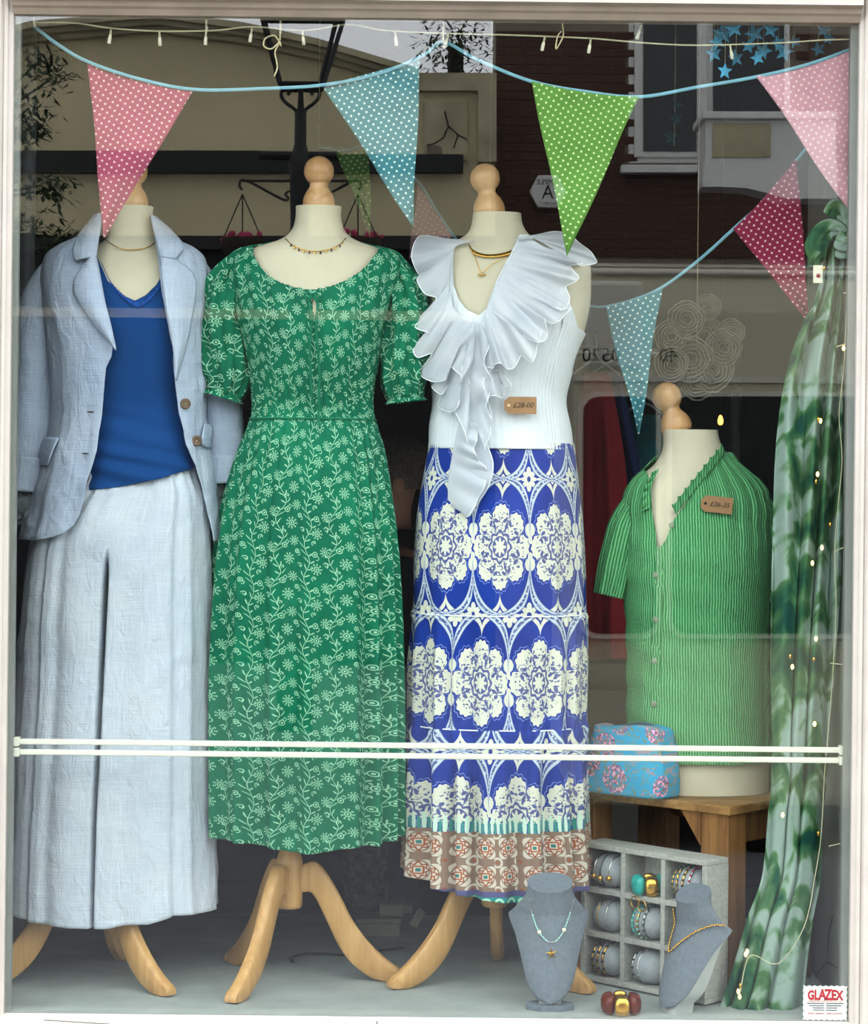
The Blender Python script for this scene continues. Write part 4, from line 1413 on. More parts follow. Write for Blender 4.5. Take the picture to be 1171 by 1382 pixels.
# ------------------------------------------------------------------ white top and its ruffles
wt = thing('ruffled_top', 'white sleeveless top with sheer cascading neck ruffles', 'top', (float(B3.cx(1.0)), Y3, 0.95))
WB = Body([(318, 612, 732, .060), (330, 596, 750, .070), (345, 580, 785, .083), (362, 575, 799, .095), (400, 575, 799, .116), (440, 578, 792, .127), (500, 581, 770, .112), (545, 583, 764, .102), (590, 580, 771, .110), (610, 577, 776, .114)], Y3)
wn = [(608, 312), (610, 345), (612, 385), (617, 405), (628, 420), (645, 429), (655, 420), (662, 400), (672, 375), (688, 345), (702, 316)]
zt, zb_ = TZ(670, 320, Y3), TZ(670, 606, Y3)
garment('body', WB, M['vest'], wt, zt, zb_, 260, 140,
        neck_px(WB, wn, 330, ([(598, 325), (590, 350), (588, 400), (584, 440), (560, 462)], [(752, 325), (758, 360), (764, 410), (776, 445), (810, 462)], 462)),
        lambda th, z: 0.0012 * np.sin(th * 90) + 0.0018 * np.sin(z * 60 + 3 * np.cos(th)), thick=0.002)


def cascade(inner, outer, off_in, amp=0.006, seed=1, nu=150, nv=30, inflate=0.006):
    """ruffle with its own zigzag hem: outer points are (px, py, metres towards the street)"""
    A = [WB.fpx(a, b, off_in) for a, b in inner]
    Bq = []
    for a, b, o_ in outer:
        c = WB.fpx(min(max(a, 592), 765), b, o_)
        Bq.append(T(a, b, c.y))
    r = np.random.default_rng(seed); p1, p2 = r.uniform(0, 6, 2)
    def disp(U, V):
        w = np.sin(2 * PI * 5 * U + p1 + 2 * np.sin(5 * U + p2))
        return np.stack([0.25 * amp * w * V, -amp * w * V - inflate * np.sin(PI * V), 0 * U], -1)
    o = ruled('ruffle', A, Bq, M['chiffon'], wt, nu, nv, disp, 0.0006)
    U = np.linspace(0, 1, nu)[:, None]
    e = spline(Bq, nu) + disp(U, np.ones_like(U))[:, 0]
    MB().tube([Vector(v) for v in e], 0.0011, 5).build('rolled_edge', M['chiffon_edge'], o, smooth=True)
    return o


# left side: shoulder flutter, then two falling layers
cascade([(640, 326), (626, 328), (614, 334), (608, 350)], [(640, 327, .012), (600, 322, .020), (566, 319, .012), (556, 340, .030), (557, 356, .022), (568, 372, .008), (590, 374, .030)], 0.010, 0.004, 1)
cascade([(613, 338), (608, 362), (606, 384), (607, 402), (610, 416)], [(575, 366, .012), (562, 378, .028), (574, 396, .040), (588, 404, .022), (566, 430, .018), (562, 442, .034), (580, 449, .048), (596, 444, .030)], 0.012, 0.005, 2)
cascade([(608, 392), (611, 412), (619, 423), (630, 430), (640, 434)], [(590, 440, .030), (574, 452, .024), (558, 468, .030), (564, 482, .050), (582, 478, .036), (567, 503, .026), (580, 514, .048), (600, 512, .058), (606, 486, .038)], 0.016, 0.005, 3)
cascade([(614, 416), (624, 428), (634, 434), (642, 437)], [(596, 514, .022), (582, 522, .030), (596, 532, .046), (604, 520, .030), (592, 546, .024), (606, 556, .044), (618, 544, .056), (624, 492, .040), (634, 520, .030)], 0.012, 0.005, 4)
# right side: shoulder flutter, long collar layer, lower layers
cascade([(692, 324), (704, 320), (716, 320), (730, 326)], [(716, 322, .014), (738, 314, .024), (756, 313, .012), (775, 322, .030), (805, 351, .022), (786, 358, .036), (768, 352, .014)], 0.010, 0.004, 6)
cascade([(702, 326), (692, 342), (684, 356), (677, 370), (671, 382)], [(804, 352, .014), (782, 356, .030), (768, 360, .016), (780, 371, .034), (776, 380, .046), (763, 388, .022), (768, 404, .030), (761, 418, .046), (744, 414, .030)], 0.012, 0.005, 7)
cascade([(682, 356), (674, 374), (667, 390), (661, 404), (657, 416)], [(764, 398, .022), (768, 418, .036), (748, 436, .050), (734, 430, .030), (740, 452, .036), (727, 462, .056), (706, 452, .040)], 0.018, 0.006, 8)
cascade([(668, 384), (661, 402), (656, 416), (652, 428), (649, 434)], [(730, 446, .030), (726, 466, .044), (717, 488, .058), (704, 480, .036), (690, 498, .048), (672, 490, .062), (664, 497, .044), (650, 491, .036)], 0.020, 0.006, 9)
cascade([(656, 426), (653, 438), (651, 450), (650, 466)], [(662, 500, .018), (676, 502, .030), (691, 524, .040), (676, 520, .022), (679, 536, .030), (664, 534, .044), (652, 544, .030)], 0.010, 0.005, 11)
# hanging jabot
cascade([(634, 434), (630, 490), (622, 560), (614, 620), (606, 660), (606, 682)], [(656, 436, .018), (664, 490, .030), (652, 520, .046), (664, 560, .030), (655, 590, .022), (666, 625, .036), (656, 660, .030), (634, 697, .030)], 0.022, 0.006, 12, 170)
cascade([(640, 434), (640, 474), (638, 510), (634, 548)], [(622, 452, .026), (606, 490, .034), (622, 508, .056), (610, 540, .036), (620, 566, .050), (632, 600, .044)], 0.028, 0.006, 13)
cascade([(646, 434), (648, 480), (647, 530), (644, 580)], [(660, 462, .030), (654, 490, .052), (664, 520, .036), (656, 545, .056), (663, 575, .040), (654, 606, .048)], 0.030, 0.006, 14)
cascade([(620, 566), (612, 604), (605, 644), (604, 674)], [(648, 574, .030), (640, 610, .050), (656, 636, .034), (648, 668, .044), (630, 698, .034)], 0.028, 0.006, 15)

# ------------------------------------------------------------------ blue print skirt
sk = thing('print_skirt', 'blue and cream medallion print tiered maxi skirt with brown border', 'skirt', (float(B3.cx(0.8)), Y3, 0.3))
KB = Body([(596, 580, 774, .106), (650, 570, 780, .124), (700, 562, 785, .134), (780, 558, 788, .140), (832, 558, 788, .140), (900, 556, 787, .142), (985, 556, 785, .144), (1050, 556, 780, .148), (1100, 556, 781, .150), (1150, 554, 785, .152), (1222, 551, 790, .154)], Y3, 2.35)
kz1, kz0 = TZ(670, 598, Y3), TZ(670, 1214, Y3)
s1, s2 = TZ(670, 832, Y3 - .14), TZ(670, 986, Y3 - .14)
M['skirt'] = skirt_print(TZ(670, 1124, Y3 - .15), TZ(670, 1222, Y3 - .15), (s1, s2))


def skirt_fold(th, z):
    a = np.clip((kz1 - z) / 0.35, 0, 1); b = np.clip((s1 - z) / 0.10, 0, 1); c = np.clip((s2 - z) / 0.12, 0, 1)
    d = 0.0045 * a * folds(th, 11, 31, 1, .6) * (1 - b * .5) + 0.0080 * b * folds(th, 17, 35, 1, .8) * (1 - 0.6 * c) + 0.0165 * c * folds(th, 16, 39, 0.8, .9)
    d = d + 0.0025 * (np.exp(-((z - s1) / 0.012) ** 2) + np.exp(-((z - s2) / 0.012) ** 2)) * np.sin(th * 60)
    d = d + 0.004 * (np.clip((s1 - z) / 0.006, 0, 1) + np.clip((s2 - z) / 0.006, 0, 1))
    return d


hemw = lambda x, s: np.interp(x, [TX(q, 1200, Y3) for q in (545, 560, 600, 640, 690, 715, 740, 795)], [TZ(670, q, Y3 - .15) for q in (1186, 1192, 1204, 1212, 1218, 1222, 1212, 1206)])
garment('tiers', KB, M['skirt'], sk, kz1, kz0, 460, 260, None, skirt_fold, bot_fn=hemw)
for zz in (s1, s2):
    ring = []
    for t in np.linspace(0, 2 * PI, 160, endpoint=False):
        a, b = KB.pt(np.array([t]), np.array([zz])); dd = 0.0035
        ring.append(Vector((float(a[0]) + math.cos(t) * dd, float(b[0]) - math.sin(t) * dd, zz)))
    MB().tube(ring, 0.0013, 5, closed=True).build('tier_seam', M['chiffon_edge'], sk, smooth=True)

# ------------------------------------------------------------------ green striped shirt
sh = thing('striped_shirt', 'green pinstriped short-sleeved shirt with frilled collar on half form', 'shirt', (float(B4.cx(0.6)), Y4, 0.5))
SB = Body([(606, 890, 982, .058), (620, 884, 994, .064), (634, 870, 1008, .074), (648, 854, 1024, .084), (664, 844, 1036, .092), (700, 840, 1040, .108), (760, 840, 1040, .130), (820, 843, 1037, .124), (900, 846, 1036, .116), (970, 846, 1037, .122), (1040, 845, 1039, .126)], Y4, 2.4)
sn = [(866, 622), (874, 640), (878, 690), (884, 738), (890, 738), (905, 704), (926, 674), (946, 648), (966, 624), (980, 606)]
sz1, sz0 = TZ(940, 610, Y4), TZ(940, 1032, Y4 - 0.12)
garment('body', SB, M['shirt'], sh, sz1, sz0, 300, 180, neck_px(SB, sn, 612),
        lambda th, z: 0.0035 * np.clip((z - sz0) / 0.5, 0, 1) * folds(th, 24, 51, 1, .3) * np.clip((z - TZ(940, 780, Y4)) / 0.2, 0, 1) + 0.003 * folds(th, 7, 53) * np.clip((TZ(940, 780, Y4) - z) / 0.2, 0, 1) + 0.0015 * np.sin(z * 90 + 4 * np.cos(th)))
sleeve('short_sleeve', [T(a, b, Y4 - 0.01) for a, b in ((890, 664), (866, 668), (848, 700), (836, 745), (823, 804))], [.012, .024, .036, .037, .033], M['shirt'], sh, 60, 60, lambda t, s: 0.002 * np.sin(9 * t + 4 * s), 1.2)
sleeve('short_sleeve', [T(a, b, Y4 + 0.0) for a, b in ((990, 664), (1014, 668), (1031, 700), (1037, 745), (1036, 812))], [.012, .024, .034, .034, .031], M['shirt'], sh, 60, 60, lambda t, s: 0.002 * np.sin(9 * t + 4 * s), 1.2)


def frill(pts, off, n, w, side):
    w = w * 1.5
    P = spline([SB.fpx(a, b, off) for a, b in pts], 120)
    Q = spline([SB.fpx(a + side[0] * w, b + side[1] * w, off + 0.008) for a, b in pts], 120)
    U = np.linspace(0, 1, 120)[:, None]
    ruled('collar_frill', P, Q, M['shirt'], sh, 120, 8, lambda U, V: np.stack([0.0018 * np.sin(2 * PI * n * U) * V, -0.005 * np.sin(2 * PI * n * U + 1) * V, 0.003 * np.cos(2 * PI * n * U) * V], -1), 0.0012)


frill([(979, 611), (965, 628), (946, 651), (926, 676), (912, 694)], 0.006, 8, 8, (-0.5, -0.9))
frill([(890, 632), (882, 648), (878, 664), (878, 684)], 0.006, 5, 11, (-0.75, 0.5))
pl = [SB.fpx(a, b, 0.003) for a, b in ((886, 744), (881, 800), (879, 870), (877, 940), (876, 1028))]
pr_ = [SB.fpx(a + 13, b, 0.003) for a, b in ((886, 728), (881, 800), (879, 870), (877, 940), (876, 1028))]
ruled('placket', pl, pr_, M['shirt'], sh, 60, 5, None, 0.002)
M['shellbutton'] = plain('smoky_shell_button', '#6f7f68', 0.3, spec=0.5, var=0.2).m
for a, b in ((902, 709), (880, 776), (880, 836), (879, 892), (878, 950)):
    MB().lathe([(0, 0), (0.0055, 0), (0.006, 0.001), (0.006, 0.0022), (0.005, 0.003), (0.0, 0.0022)], SB.fpx(a + 4, b, 0.005), (0, -1, 0.1), 14).build('button', M['shellbutton'], sh, smooth=True)

# ------------------------------------------------------------------ necklaces on the forms
def necklace(name, label, body, pts, off, r, mat, n=60, beads=None, cat='necklace'):
    root = thing(name, label, cat, body.fpx(*pts[len(pts) // 2], off))
    P = spline([body.fpx(a, b, off) for a, b in pts], n)
    MB().tube([Vector(p) for p in P], r, 6).build('chain', mat, root, smooth=True)
    return root, P


nk1, _ = necklace('fine_necklace', 'thin gold necklace on the form with the linen jacket', B1, [(142, 322), (150, 329), (165, 336), (182, 337), (200, 333), (212, 325)], 0.004, 0.0010, M['gold'])
nk2, P = necklace('bead_necklace', 'gold chain necklace with tiny dark drops above green dress neckline', B2, [(385, 322), (395, 331), (410, 337), (427, 339), (445, 336), (458, 330), (467, 321)], 0.004, 0.0009, M['gold'])
for i in range(5, 56, 4):
    MB().lathe([(0, 0), (0.0016, -0.002), (0.0018, -0.005), (0, -0.007)], Vector(P[i]) + Vector((0, -0.001, 0)), n=6).build('drop', M['amber'] if i % 8 == 1 else M['gold'], nk2)
nk3 = thing('flat_collar', 'shiny flat gold collar round the neck above white ruffled top', 'necklace', B3.fpx(665, 342, 0.004))
A = [B3.fpx(a, b, 0.006) for a, b in [(632, 329), (640, 338), (655, 343), (675, 342), (695, 335), (713, 321)]]
Bb = [B3.fpx(a, b, 0.007) for a, b in [(633, 334), (641, 343), (656, 347), (676, 346), (696, 339), (713, 325)]]
ruled('band', A, Bb, M['gold'], nk3, 50, 5, None, 0.001)
nk4, P = necklace('bar_necklace', 'fine gold chain with small bar pendant below flat gold collar', B3, [(637, 340), (643, 352), (650, 368), (662, 358), (675, 350), (700, 335)], 0.005, 0.0008, M['gold'])
c = B3.fpx(650, 371, 0.006)
MB().tube([c + Vector((-0.008, 0, 0)), c + Vector((0.008, 0, 0))], 0.0018, 8).build('bar_pendant', M['gold'], nk4, smooth=True)


# ------------------------------------------------------------------ price tags
def price_tag(label, p, w, h, rot, price, hole):
    root = thing('price_tag', label, 'price tag', p, 'brown card price tags')
    c = Vector((0, 0, 0))
    pts = [(-w / 2, -h * .25), (-w / 2 + h * .28, -h / 2), (w / 2, -h / 2), (w / 2, h / 2), (-w / 2 + h * .28, h / 2), (-w / 2, h * .25)]
    R = Matrix.Rotation(rot, 4, 'Y')
    o = MB().prism([Vector(p) + R @ Vector((a, 0, b)) for a, b in pts], (0, 0.0015, 0)).build('card', M['kraft'], root)
    MB().lathe([(0.0012, 0), (0.0030, 0), (0.0030, 0.0006), (0.0012, 0.0006)], Vector(p) + R @ Vector((-w / 2 + 0.009, -0.0004, 0)), (0, -1, 0), 12).build('eyelet', M['twine'] if hole else M['ink'], o)
    text(price, h * 0.42, Vector(p) + R @ Vector((w * 0.08, -0.0006, 0)), M['ink'], root, (PI / 2, rot, 0), shear=0.3, ext=0.0002)
    return root


price_tag('brown price tag pinned on the white ruffled top', WB.fpx(702, 547, 0.022), 0.064, 0.034, 0.0, '\u00a328-00', True)
price_tag('brown price tag pinned on the green striped shirt', SB.fpx(967, 681, 0.014), 0.064, 0.033, 0.10, '\u00a326-35', False)


# ------------------------------------------------------------------ bunting
def bunting(name, label, tape_px, pennants, Yf, tape_w=0.0070):
    """tape_px: points (px, py, Y); pennants: (mat, top-left, top-right, tip, Y)"""
    root = thing(name, label, 'bunting', T(*tape_px[0]))
    P = spline([T(*q) for q in tape_px], 40 * (len(tape_px) - 1))
    lo = P.copy(); lo[:, 2] -= tape_w
    d = np.gradient(P, axis=0); d /= np.linalg.norm(d, axis=1)[:, None]
    nrm = np.stack([-d[:, 2], 0 * d[:, 0], d[:, 0]], -1)
    nrm *= np.sign(nrm[:, 2:3]) + (nrm[:, 2:3] == 0)
    ruled('tape', P - nrm * tape_w * 0.1, P - nrm * tape_w, M['tape'], root, len(P), 3, None, 0.002)
    for mat, a, b, t, ya, yb, sd in pennants:
        A, Bq, C = T(a[0], a[1], ya), T(b[0], b[1], yb), T(t[0], t[1], (ya + yb) / 2 + 0.004)
        nu_, nv_ = 30, 50
        sag = np.array([[0, 0, 0]] * 1)
        u = np.linspace(0, 1, nu_); v = np.linspace(0, 1, nv_)
        Pn = np.zeros((nu_, nv_, 3)); UV = np.zeros((nu_, nv_, 2))
        W = (Bq - A).length; H = ((A + Bq) / 2 - C).length
        ex = (Bq - A).normalized()
        r = np.random.default_rng(sd); p0 = r.uniform(0, 6, 3)
        for i in range(nu_):
            for j in range(nv_):
                q = (np.array(A) * (1 - u[i]) + np.array(Bq) * u[i]) * (1 - v[j]) + np.array(C) * v[j]
                q[2] -= 0.006 * 4 * u[i] * (1 - u[i]) * (1 - v[j]) * (1 if sd % 2 else 0.4)
                q[1] += 0.006 * math.sin(5 * u[i] + 3 * v[j] + p0[0]) * (0.3 + v[j]) + 0.004 * math.sin(7 * v[j] + p0[1])
                q[0] += 0.0015 * math.sin(8 * v[j] + p0[2])
                Pn[i, j] = q
                UV[i, j] = (q[0] * 0.97 + q[2] * 0.24 + sd, q[2] * 0.97 - q[0] * 0.24)
        grid_obj('pennant', Pn, mat, root, UV, thick=0.0012)
    return root


by = 0.055
bunting('window_bunting', 'spotted pennant bunting on pale blue tape across top of the window', [(47, 33, by), (80, 58, by), (118, 80, by), (185, 103, by), (262, 118, by), (350, 117, by), (435, 112, by), (510, 97, by), (568, 73, by), (598, 54, by), (645, 78, by), (717, 107, by), (790, 121, by), (862, 128, by), (940, 115, by), (1020, 101, by), (1090, 84, by), (1158, 60, by)],
        [(M['p_pink'], (118, 83), (262, 121), (140, 321), by, by, 3), (M['p_teal'], (435, 115), (567, 78), (557, 306), by, by, 2), (M['p_green'], (717, 110), (862, 131), (766, 345), by, by, 5), (M['p_pale'], (1020, 103), (1158, 66), (1156, 298), by, by, 4)], by)
bunting('corner_bunting', 'short bunting with magenta and teal pennants slanting behind pale pink flag', [(1140, 135, .20), (1110, 170, .21), (1078, 208, .22), (1036, 262, .24), (990, 305, .26), (940, 350, .28), (893, 385, .31), (855, 402, .34), (815, 412, .38), (788, 411, .42)],
        [(M['p_magenta'], (1075, 214), (990, 309), (1092, 438), .22, .26, 7), (M['p_teal'], (893, 390), (816, 415), (862, 586), .31, .37, 8)], .25)
SHOP_BUNTING = bunting('shop_bunting', 'faint green and pink spotted bunting deeper in the shop behind the forms', [(430, 196, .95), (468, 200, .95), (505, 196, 1.0), (562, 240, 1.0), (592, 285, 1.0), (622, 326, 1.0), (660, 350, 1.0)],
        [(M['p_green'], (452, 202), (498, 200), (500, 320), .95, 1.0, 9), (M['p_pale'], (564, 244), (614, 318), (552, 348), 1.0, 1.0, 10)], 1.0)

# ------------------------------------------------------------------ string of window lights
M['glow'] = plain('warm_glowing_led', '#ffd27a', 0.4).emit('#ffcf70', 6.0).m
ly = 0.040
fl = thing('string_lights', 'cream wire string lights with small tube bulbs along top of window', 'lights', T(598, 46, ly))
wp = [(45, 30), (100, 31), (150, 38), (215, 42), (290, 41), (340, 36), (410, 41), (470, 33), (520, 41), (600, 45), (680, 47), (735, 49), (800, 52), (870, 58), (940, 61), (1050, 58), (1110, 54), (1153, 53)]
MB().tube(spline([T(a, b, ly) for a, b in wp], 160), 0.0016, 6).build('wire', M['wire'], fl, smooth=True)
for a, b, dx in ((150, 40, -3), (215, 43, 1), (278, 42, -1), (340, 38, -3), (408, 42, 2), (533, 43, 2), (605, 46, -6), (735, 50, -4), (797, 53, -3), (985, 61, 3), (865, 34, -6)):
    p = T(a, b, ly); q = T(a + dx, b + 19, ly)
    d = q - p
    bb = MB().tube([p, p + d * 0.35], 0.0020, 6).build('bulb_holder', M['wire'], fl)
    MB().tube([p + d * 0.35, p + d * 0.5, p + d * 0.97, q], [0.0022, 0.0032, 0.0034, 0.0015], 8).build('bulb', M['bulbcase'], bb, smooth=True)
for i, (a, b, lab) in enumerate([(45, 30, 'small white hook holding the bunting at top left corner'), (598, 50, 'small white hook holding the bunting at top centre'), (1154, 58, 'small white hook holding the bunting at top right corner'), (378, 40, 'small white hook beside the twine bow'), (278, 38, 'small white hook holding the string lights above pink pennant')]):
    p = T(a, b, 0.030)
    zt_ = ZT + 0.006
    tag(MB().tube(spline([(p.x, 0.030, zt_), (p.x, 0.034, (p.z + zt_) / 2), (p.x, 0.040, p.z - 0.004), (p.x, 0.050, p.z - 0.002), (p.x, 0.056, p.z + 0.008)], 16), 0.0018, 6).build('cup_hook', M['bulbcase'], smooth=True), lab, 'hook', 'hooks in the window head')
tw = thing('twine_bow', 'knotted jute twine bow hanging from the string lights', 'twine', T(375, 60, 0.03))
yb = 0.032
MB().tube(spline([T(a, b, yb + c * .002) for a, b, c in [(380, 20, 0), (378, 40, 0), (377, 55, 1), (370, 48, 2), (358, 52, 3), (356, 62, 2), (366, 66, 1), (376, 58, 0), (379, 62, -1)]], 50), 0.0015, 6).build('loop', M['twine'], tw, smooth=True)
MB().tube(spline([T(a, b, yb) for a, b in [(377, 58), (371, 70), (373, 82), (374, 92), (370, 103)]], 24), 0.0013, 6).build('tail', M['twine'], tw, smooth=True)
MB().ball(T(377, 58, yb), 0.0032, 8).build('knot', M['twine'], tw, smooth=True)
tw2 = thing('twine_strand', 'jute twine tied beside the green pennant at top of window', 'twine', T(757, 50, 0.03))
MB().tube(spline([T(a, b, yb) for a, b in [(758, 26), (760, 45), (757, 55), (750, 66), (752, 50), (757, 42)]], 30), 0.0013, 6).build('loop', M['twine'], tw2, smooth=True)

# ------------------------------------------------------------------ security rods
for k, (ya_, yb_, lab) in enumerate(((1001, 1012, 'upper cream plastic rod across the lower window'), (1015, 1026, 'lower cream plastic rod across the lower window'))):
    a, b = T(10, ya_, 0.028), T(1146, yb_, 0.028)
    z = (a.z + b.z) / 2
    root = thing('window_rod', lab, 'rod', (0, 0.028, z), 'rods across the window')
    MB().box((XL + 0.004, 0.024, z - 0.0052), (XR - 0.004, 0.034, z + 0.0052)).build('rod', M['bar'], root, bevel=0.002)
    for x0, x1 in ((XL, XL + 0.020), (XR - 0.020, XR)):
        MB().box((x0, 0.018, z - 0.0085), (x1, 0.040, z + 0.0085)).build('end_bracket', M['bar'], root, bevel=0.002)

# ------------------------------------------------------------------ scarf
sf = thing('draped_scarf', 'long green and mint watercolour scarf knotted and hung down right side', 'scarf', T(1030, 1378, 0.14))
SE = [(325, 1112, 1146), (345, 1106, 1144), (370, 1106, 1142), (400, 1100, 1141), (450, 1078, 1139), (500, 1063, 1137), (600, 1048, 1137), (700, 1042, 1137), (800, 1038, 1134), (900, 1037, 1129), (1000, 1039, 1120), (1050, 1039, 1118), (1100, 1034, 1112), (1180, 1026, 1110), (1240, 1006, 1100), (1300, 990, 1092), (1340, 978, 1088), (1374, 966, 1084)]
nu_, nv_ = 200, 260
pys = np.linspace(326, 1372, nv_)
xl_ = pchip([e[0] for e in SE], [e[1] for e in SE], pys); xr_ = pchip([e[0] for e in SE], [e[2] for e in SE], pys)
u = np.linspace(0, 1, nu_)
Pn = np.zeros((nu_, nv_, 3)); UV = np.zeros((nu_, nv_, 2))
for j, py in enumerate(pys):
    s = (py - 326) / 1046
    w = 0.5 * math.sin(3.1 * s) + 0.3 * math.sin(9 * s)
    ph = 2 * PI * 3.5 * u + 1.3 * np.sin(2 * PI * u + 5 * s) + w + 0.7 * np.sin(11 * s + 4 * u)
    dep = np.sin(ph) + 0.35 * np.sin(2 * ph + 6 * s)
    amp = 0.012 + 0.006 * math.sin(6 * s)
    x = xl_[j] + (xr_[j] - xl_[j]) * (u + 0.030 * np.cos(ph))
    Yb = 0.13 - 0.035 * s
    dep = dep + 0.35 * np.sin(2 * PI * 2.2 * u + 26 * s)
    yy = Yb + amp * dep + 0.03 * (2 * u - 1) ** 2
    for i in range(nu_):
        Pn[i, j] = T(x[i], py, yy[i])
    UV[:, j, 0] = (xl_[j] + (xr_[j] - xl_[j]) * u) * 0.00142 + 0.006 * np.sin(ph + 0.6); UV[:, j, 1] = -s * 1.5 + 0.010 * np.sin(ph)
grid_obj('drape', Pn, M['scarf'], sf, UV, thick=0.0008)


def puff(name, pts, rad, Y, mat, parent, flat=0.6):
    return sleeve(name, [T(a, b, Y) for a, b in pts], rad, mat, parent, 36, 40, lambda t, s: 0.004 * np.sin(3 * t + 4 * s) + 0.002 * np.sin(8 * t), flat, 0.001, caps=True)


puff('knot_loop', [(1146, 322), (1128, 308), (1112, 312), (1102, 330), (1104, 350)], [.010, .017, .020, .020, .012], 0.115, M['scarf'], sf)
puff('knot_loop', [(1148, 315), (1140, 290), (1128, 280), (1118, 292)], [.010, .016, .014, .008], 0.120, M['scarf'], sf)
puff('knot', [(1150, 318), (1138, 326), (1128, 322)], [.014, .018, .012], 0.105, M['scarf'], sf)
puff('knot', [(1148, 332), (1136, 338), (1128, 336)], [.012, .015, .010], 0.110, M['scarf'], sf)
puff('scarf_end', [(1104, 340), (1098, 352), (1100, 360)], [.010, .010, .004], 0.112, M['scarf'], sf)
lt = thing('care_tag', 'small white care tag hanging from the scarf knot', 'tag', T(1103, 362, 0.105))
MB().box(T(1097, 382, 0.104), T(1110, 358, 0.1055)).build('card', M['bulbcase'], lt, bevel=0.001)
MB().ball(T(1104, 372, 0.1035), 0.0042, 6, (1, .2, 1)).build('print', M['redbead'], lt)
hk = on_right_wall(1149, 320)
tag(MB().tube(spline([T(1150, 318, .12), (hk.x - 0.02, .115, hk.z + 0.01), (XR, .115, T(1150, 310, .115).z)], 12), 0.002, 6).build('wall_hook', M['silver'], smooth=True), 'metal hook carrying the knotted scarf on right reveal', 'hook')

# wire lights twisted through the scarf
sl = thing('scarf_lights', 'thin wire of warm little lights wound down the green scarf', 'lights', T(1120, 1375, 0.10))
wpts = [(1146, 330), (1144, 380), (1141, 440), (1138, 500), (1132, 560), (1136, 620), (1130, 690), (1126, 750), (1128, 820), (1124, 900), (1118, 980), (1112, 1050), (1108, 1125), (1100, 1180), (1085, 1250), (1050, 1300), (1012, 1290), (998, 1340)]
MB().tube(spline([T(a, b, 0.095 - 0.03 * (b - 330) / 1050) for a, b in wpts], 200), 0.0009, 5).build('wire', M['wire'], sl, smooth=True)
for i, (a, b) in enumerate([(1112, 362), (1148, 516), (1143, 528), (1104, 566), (1107, 568), (1103, 640), (1101, 650), (1109, 739), (1096, 760), (1066, 886), (1069, 900), (1101, 862), (1098, 890), (1099, 977), (1056, 1100), (1104, 1125), (1008, 1284), (1006, 1288), (999, 1330), (996, 1338), (998, 1345), (1120, 708), (1145, 416), (1138, 470)]):
    c = T(a, b, 0.088 - 0.03 * (b - 330) / 1050)
    lf = MB().ball(c, 0.0036, 7, (0.8, 0.8, 1.4)).build('led', M['glow'] if i % 3 else M['gold'], sl, smooth=True)
for a, b, c, d in ((1138, 396, 1150, 392), (1128, 468, 1142, 464), (1140, 320, 1160, 330), (1125, 745, 1140, 738), (1120, 895, 1138, 897), (1118, 1142, 1136, 1138)):
    MB().tube([T(a, b, 0.09), T(c, d, 0.085)], 0.0010, 5).build('twig', M['wire'], sl)

# ------------------------------------------------------------------ crate, bag
Zc = T(940, 1065, Y4).z - 0.001
C = Vector((T(983, 1090, 0.18).x, 0.18, 0)); e1 = Vector((-0.743, 0.669, 0)); e2 = Vector((0.669, 0.743, 0))
cr = thing('wooden_crate', 'rustic brown pine crate table carrying the half form and bag', 'crate', C + e1 * .15 + e2 * .15)


def obox(o, a0, a1, b0, b1, z0, z1, name, mat, parent, bevel=0.002, E=(None, None)):
    f1, f2 = E if E[0] is not None else (e1, e2)
    q = [o + f1 * a0 + f2 * b0, o + f1 * a1 + f2 * b0, o + f1 * a1 + f2 * b1, o + f1 * a0 + f2 * b1]
    return MB().prism([Vector((p.x, p.y, z0)) for p in q], (0, 0, z1 - z0)).build(name, mat, parent, bevel=bevel)


for k in range(3):
    obox(C, -0.008, 0.41, -0.008 + k * 0.102, 0.092 + k * 0.102, Zc - 0.018, Zc - 0.0004 * k, 'top_board', M['crate_top'], cr)
for a in (0.0, 0.335):
    for b in (0.0, 0.235):
        obox(C, a, a + 0.066, b, b + 0.062, 0.0, Zc - 0.0185, 'corner_post', M['crate'], cr)
tri = [C + e1 * 0.067 + Vector((0, 0, Zc - 0.019)), C + e1 * 0.115 + Vector((0, 0, Zc - 0.019)), C + e1 * 0.067 + Vector((0, 0, Zc - 0.085))]
MB().prism(tri, e2 * 0.02).build('corner_brace', M['crate'], cr)
obox(C, 0.067, 0.334, 0.27, 0.29, Zc - 0.08, Zc - 0.02, 'rail', M['crate'], cr)
obox(C, 0.01, 0.03, 0.063, 0.234, Zc - 0.08, Zc - 0.02, 'rail', M['crate'], cr)

bgt = thing('cosmetic_bag', 'turquoise paisley zip bag on the crate in front of green shirt', 'bag', C + e1 * 0.235 + Vector((0, 0, Zc)))
bx0 = C + e1 * 0.235 - e2 * 0.004 + Vector((0, 0, Zc))
def bag_pt(U, V):
    pass
nuu, nvv = 90, 40
th = np.linspace(0, 2 * PI, nuu, endpoint=False); v = np.linspace(0, 1, nvv)
TH, V = np.meshgrid(th, v, indexing='ij')
pz = np.where(V < 0.08, V / 0.08 * 0.02, np.where(V > 0.90, 1 - (1 - V) / 0.10 * 0.04, 0.02 + (V - 0.08) / 0.82 * 0.94))
sc = np.where(V < 0.08, 0.86 + 0.14 * np.sqrt(np.clip(V / 0.08, 0, 1)), np.where(V > 0.90, np.sqrt(np.clip(1 - ((V - 0.90) / 0.10) ** 2, 0, 1)) * 0.98 + 0.02, 1.0))
taper = 1 - 0.20 * np.clip(pz - 0.35, 0, 1) ** 1.0
e = 2 / 5.0
hx, hy, hz = 0.096, 0.047, 0.140
lx_ = hx * taper * sc * np.sign(np.cos(TH)) * np.abs(np.cos(TH)) ** e
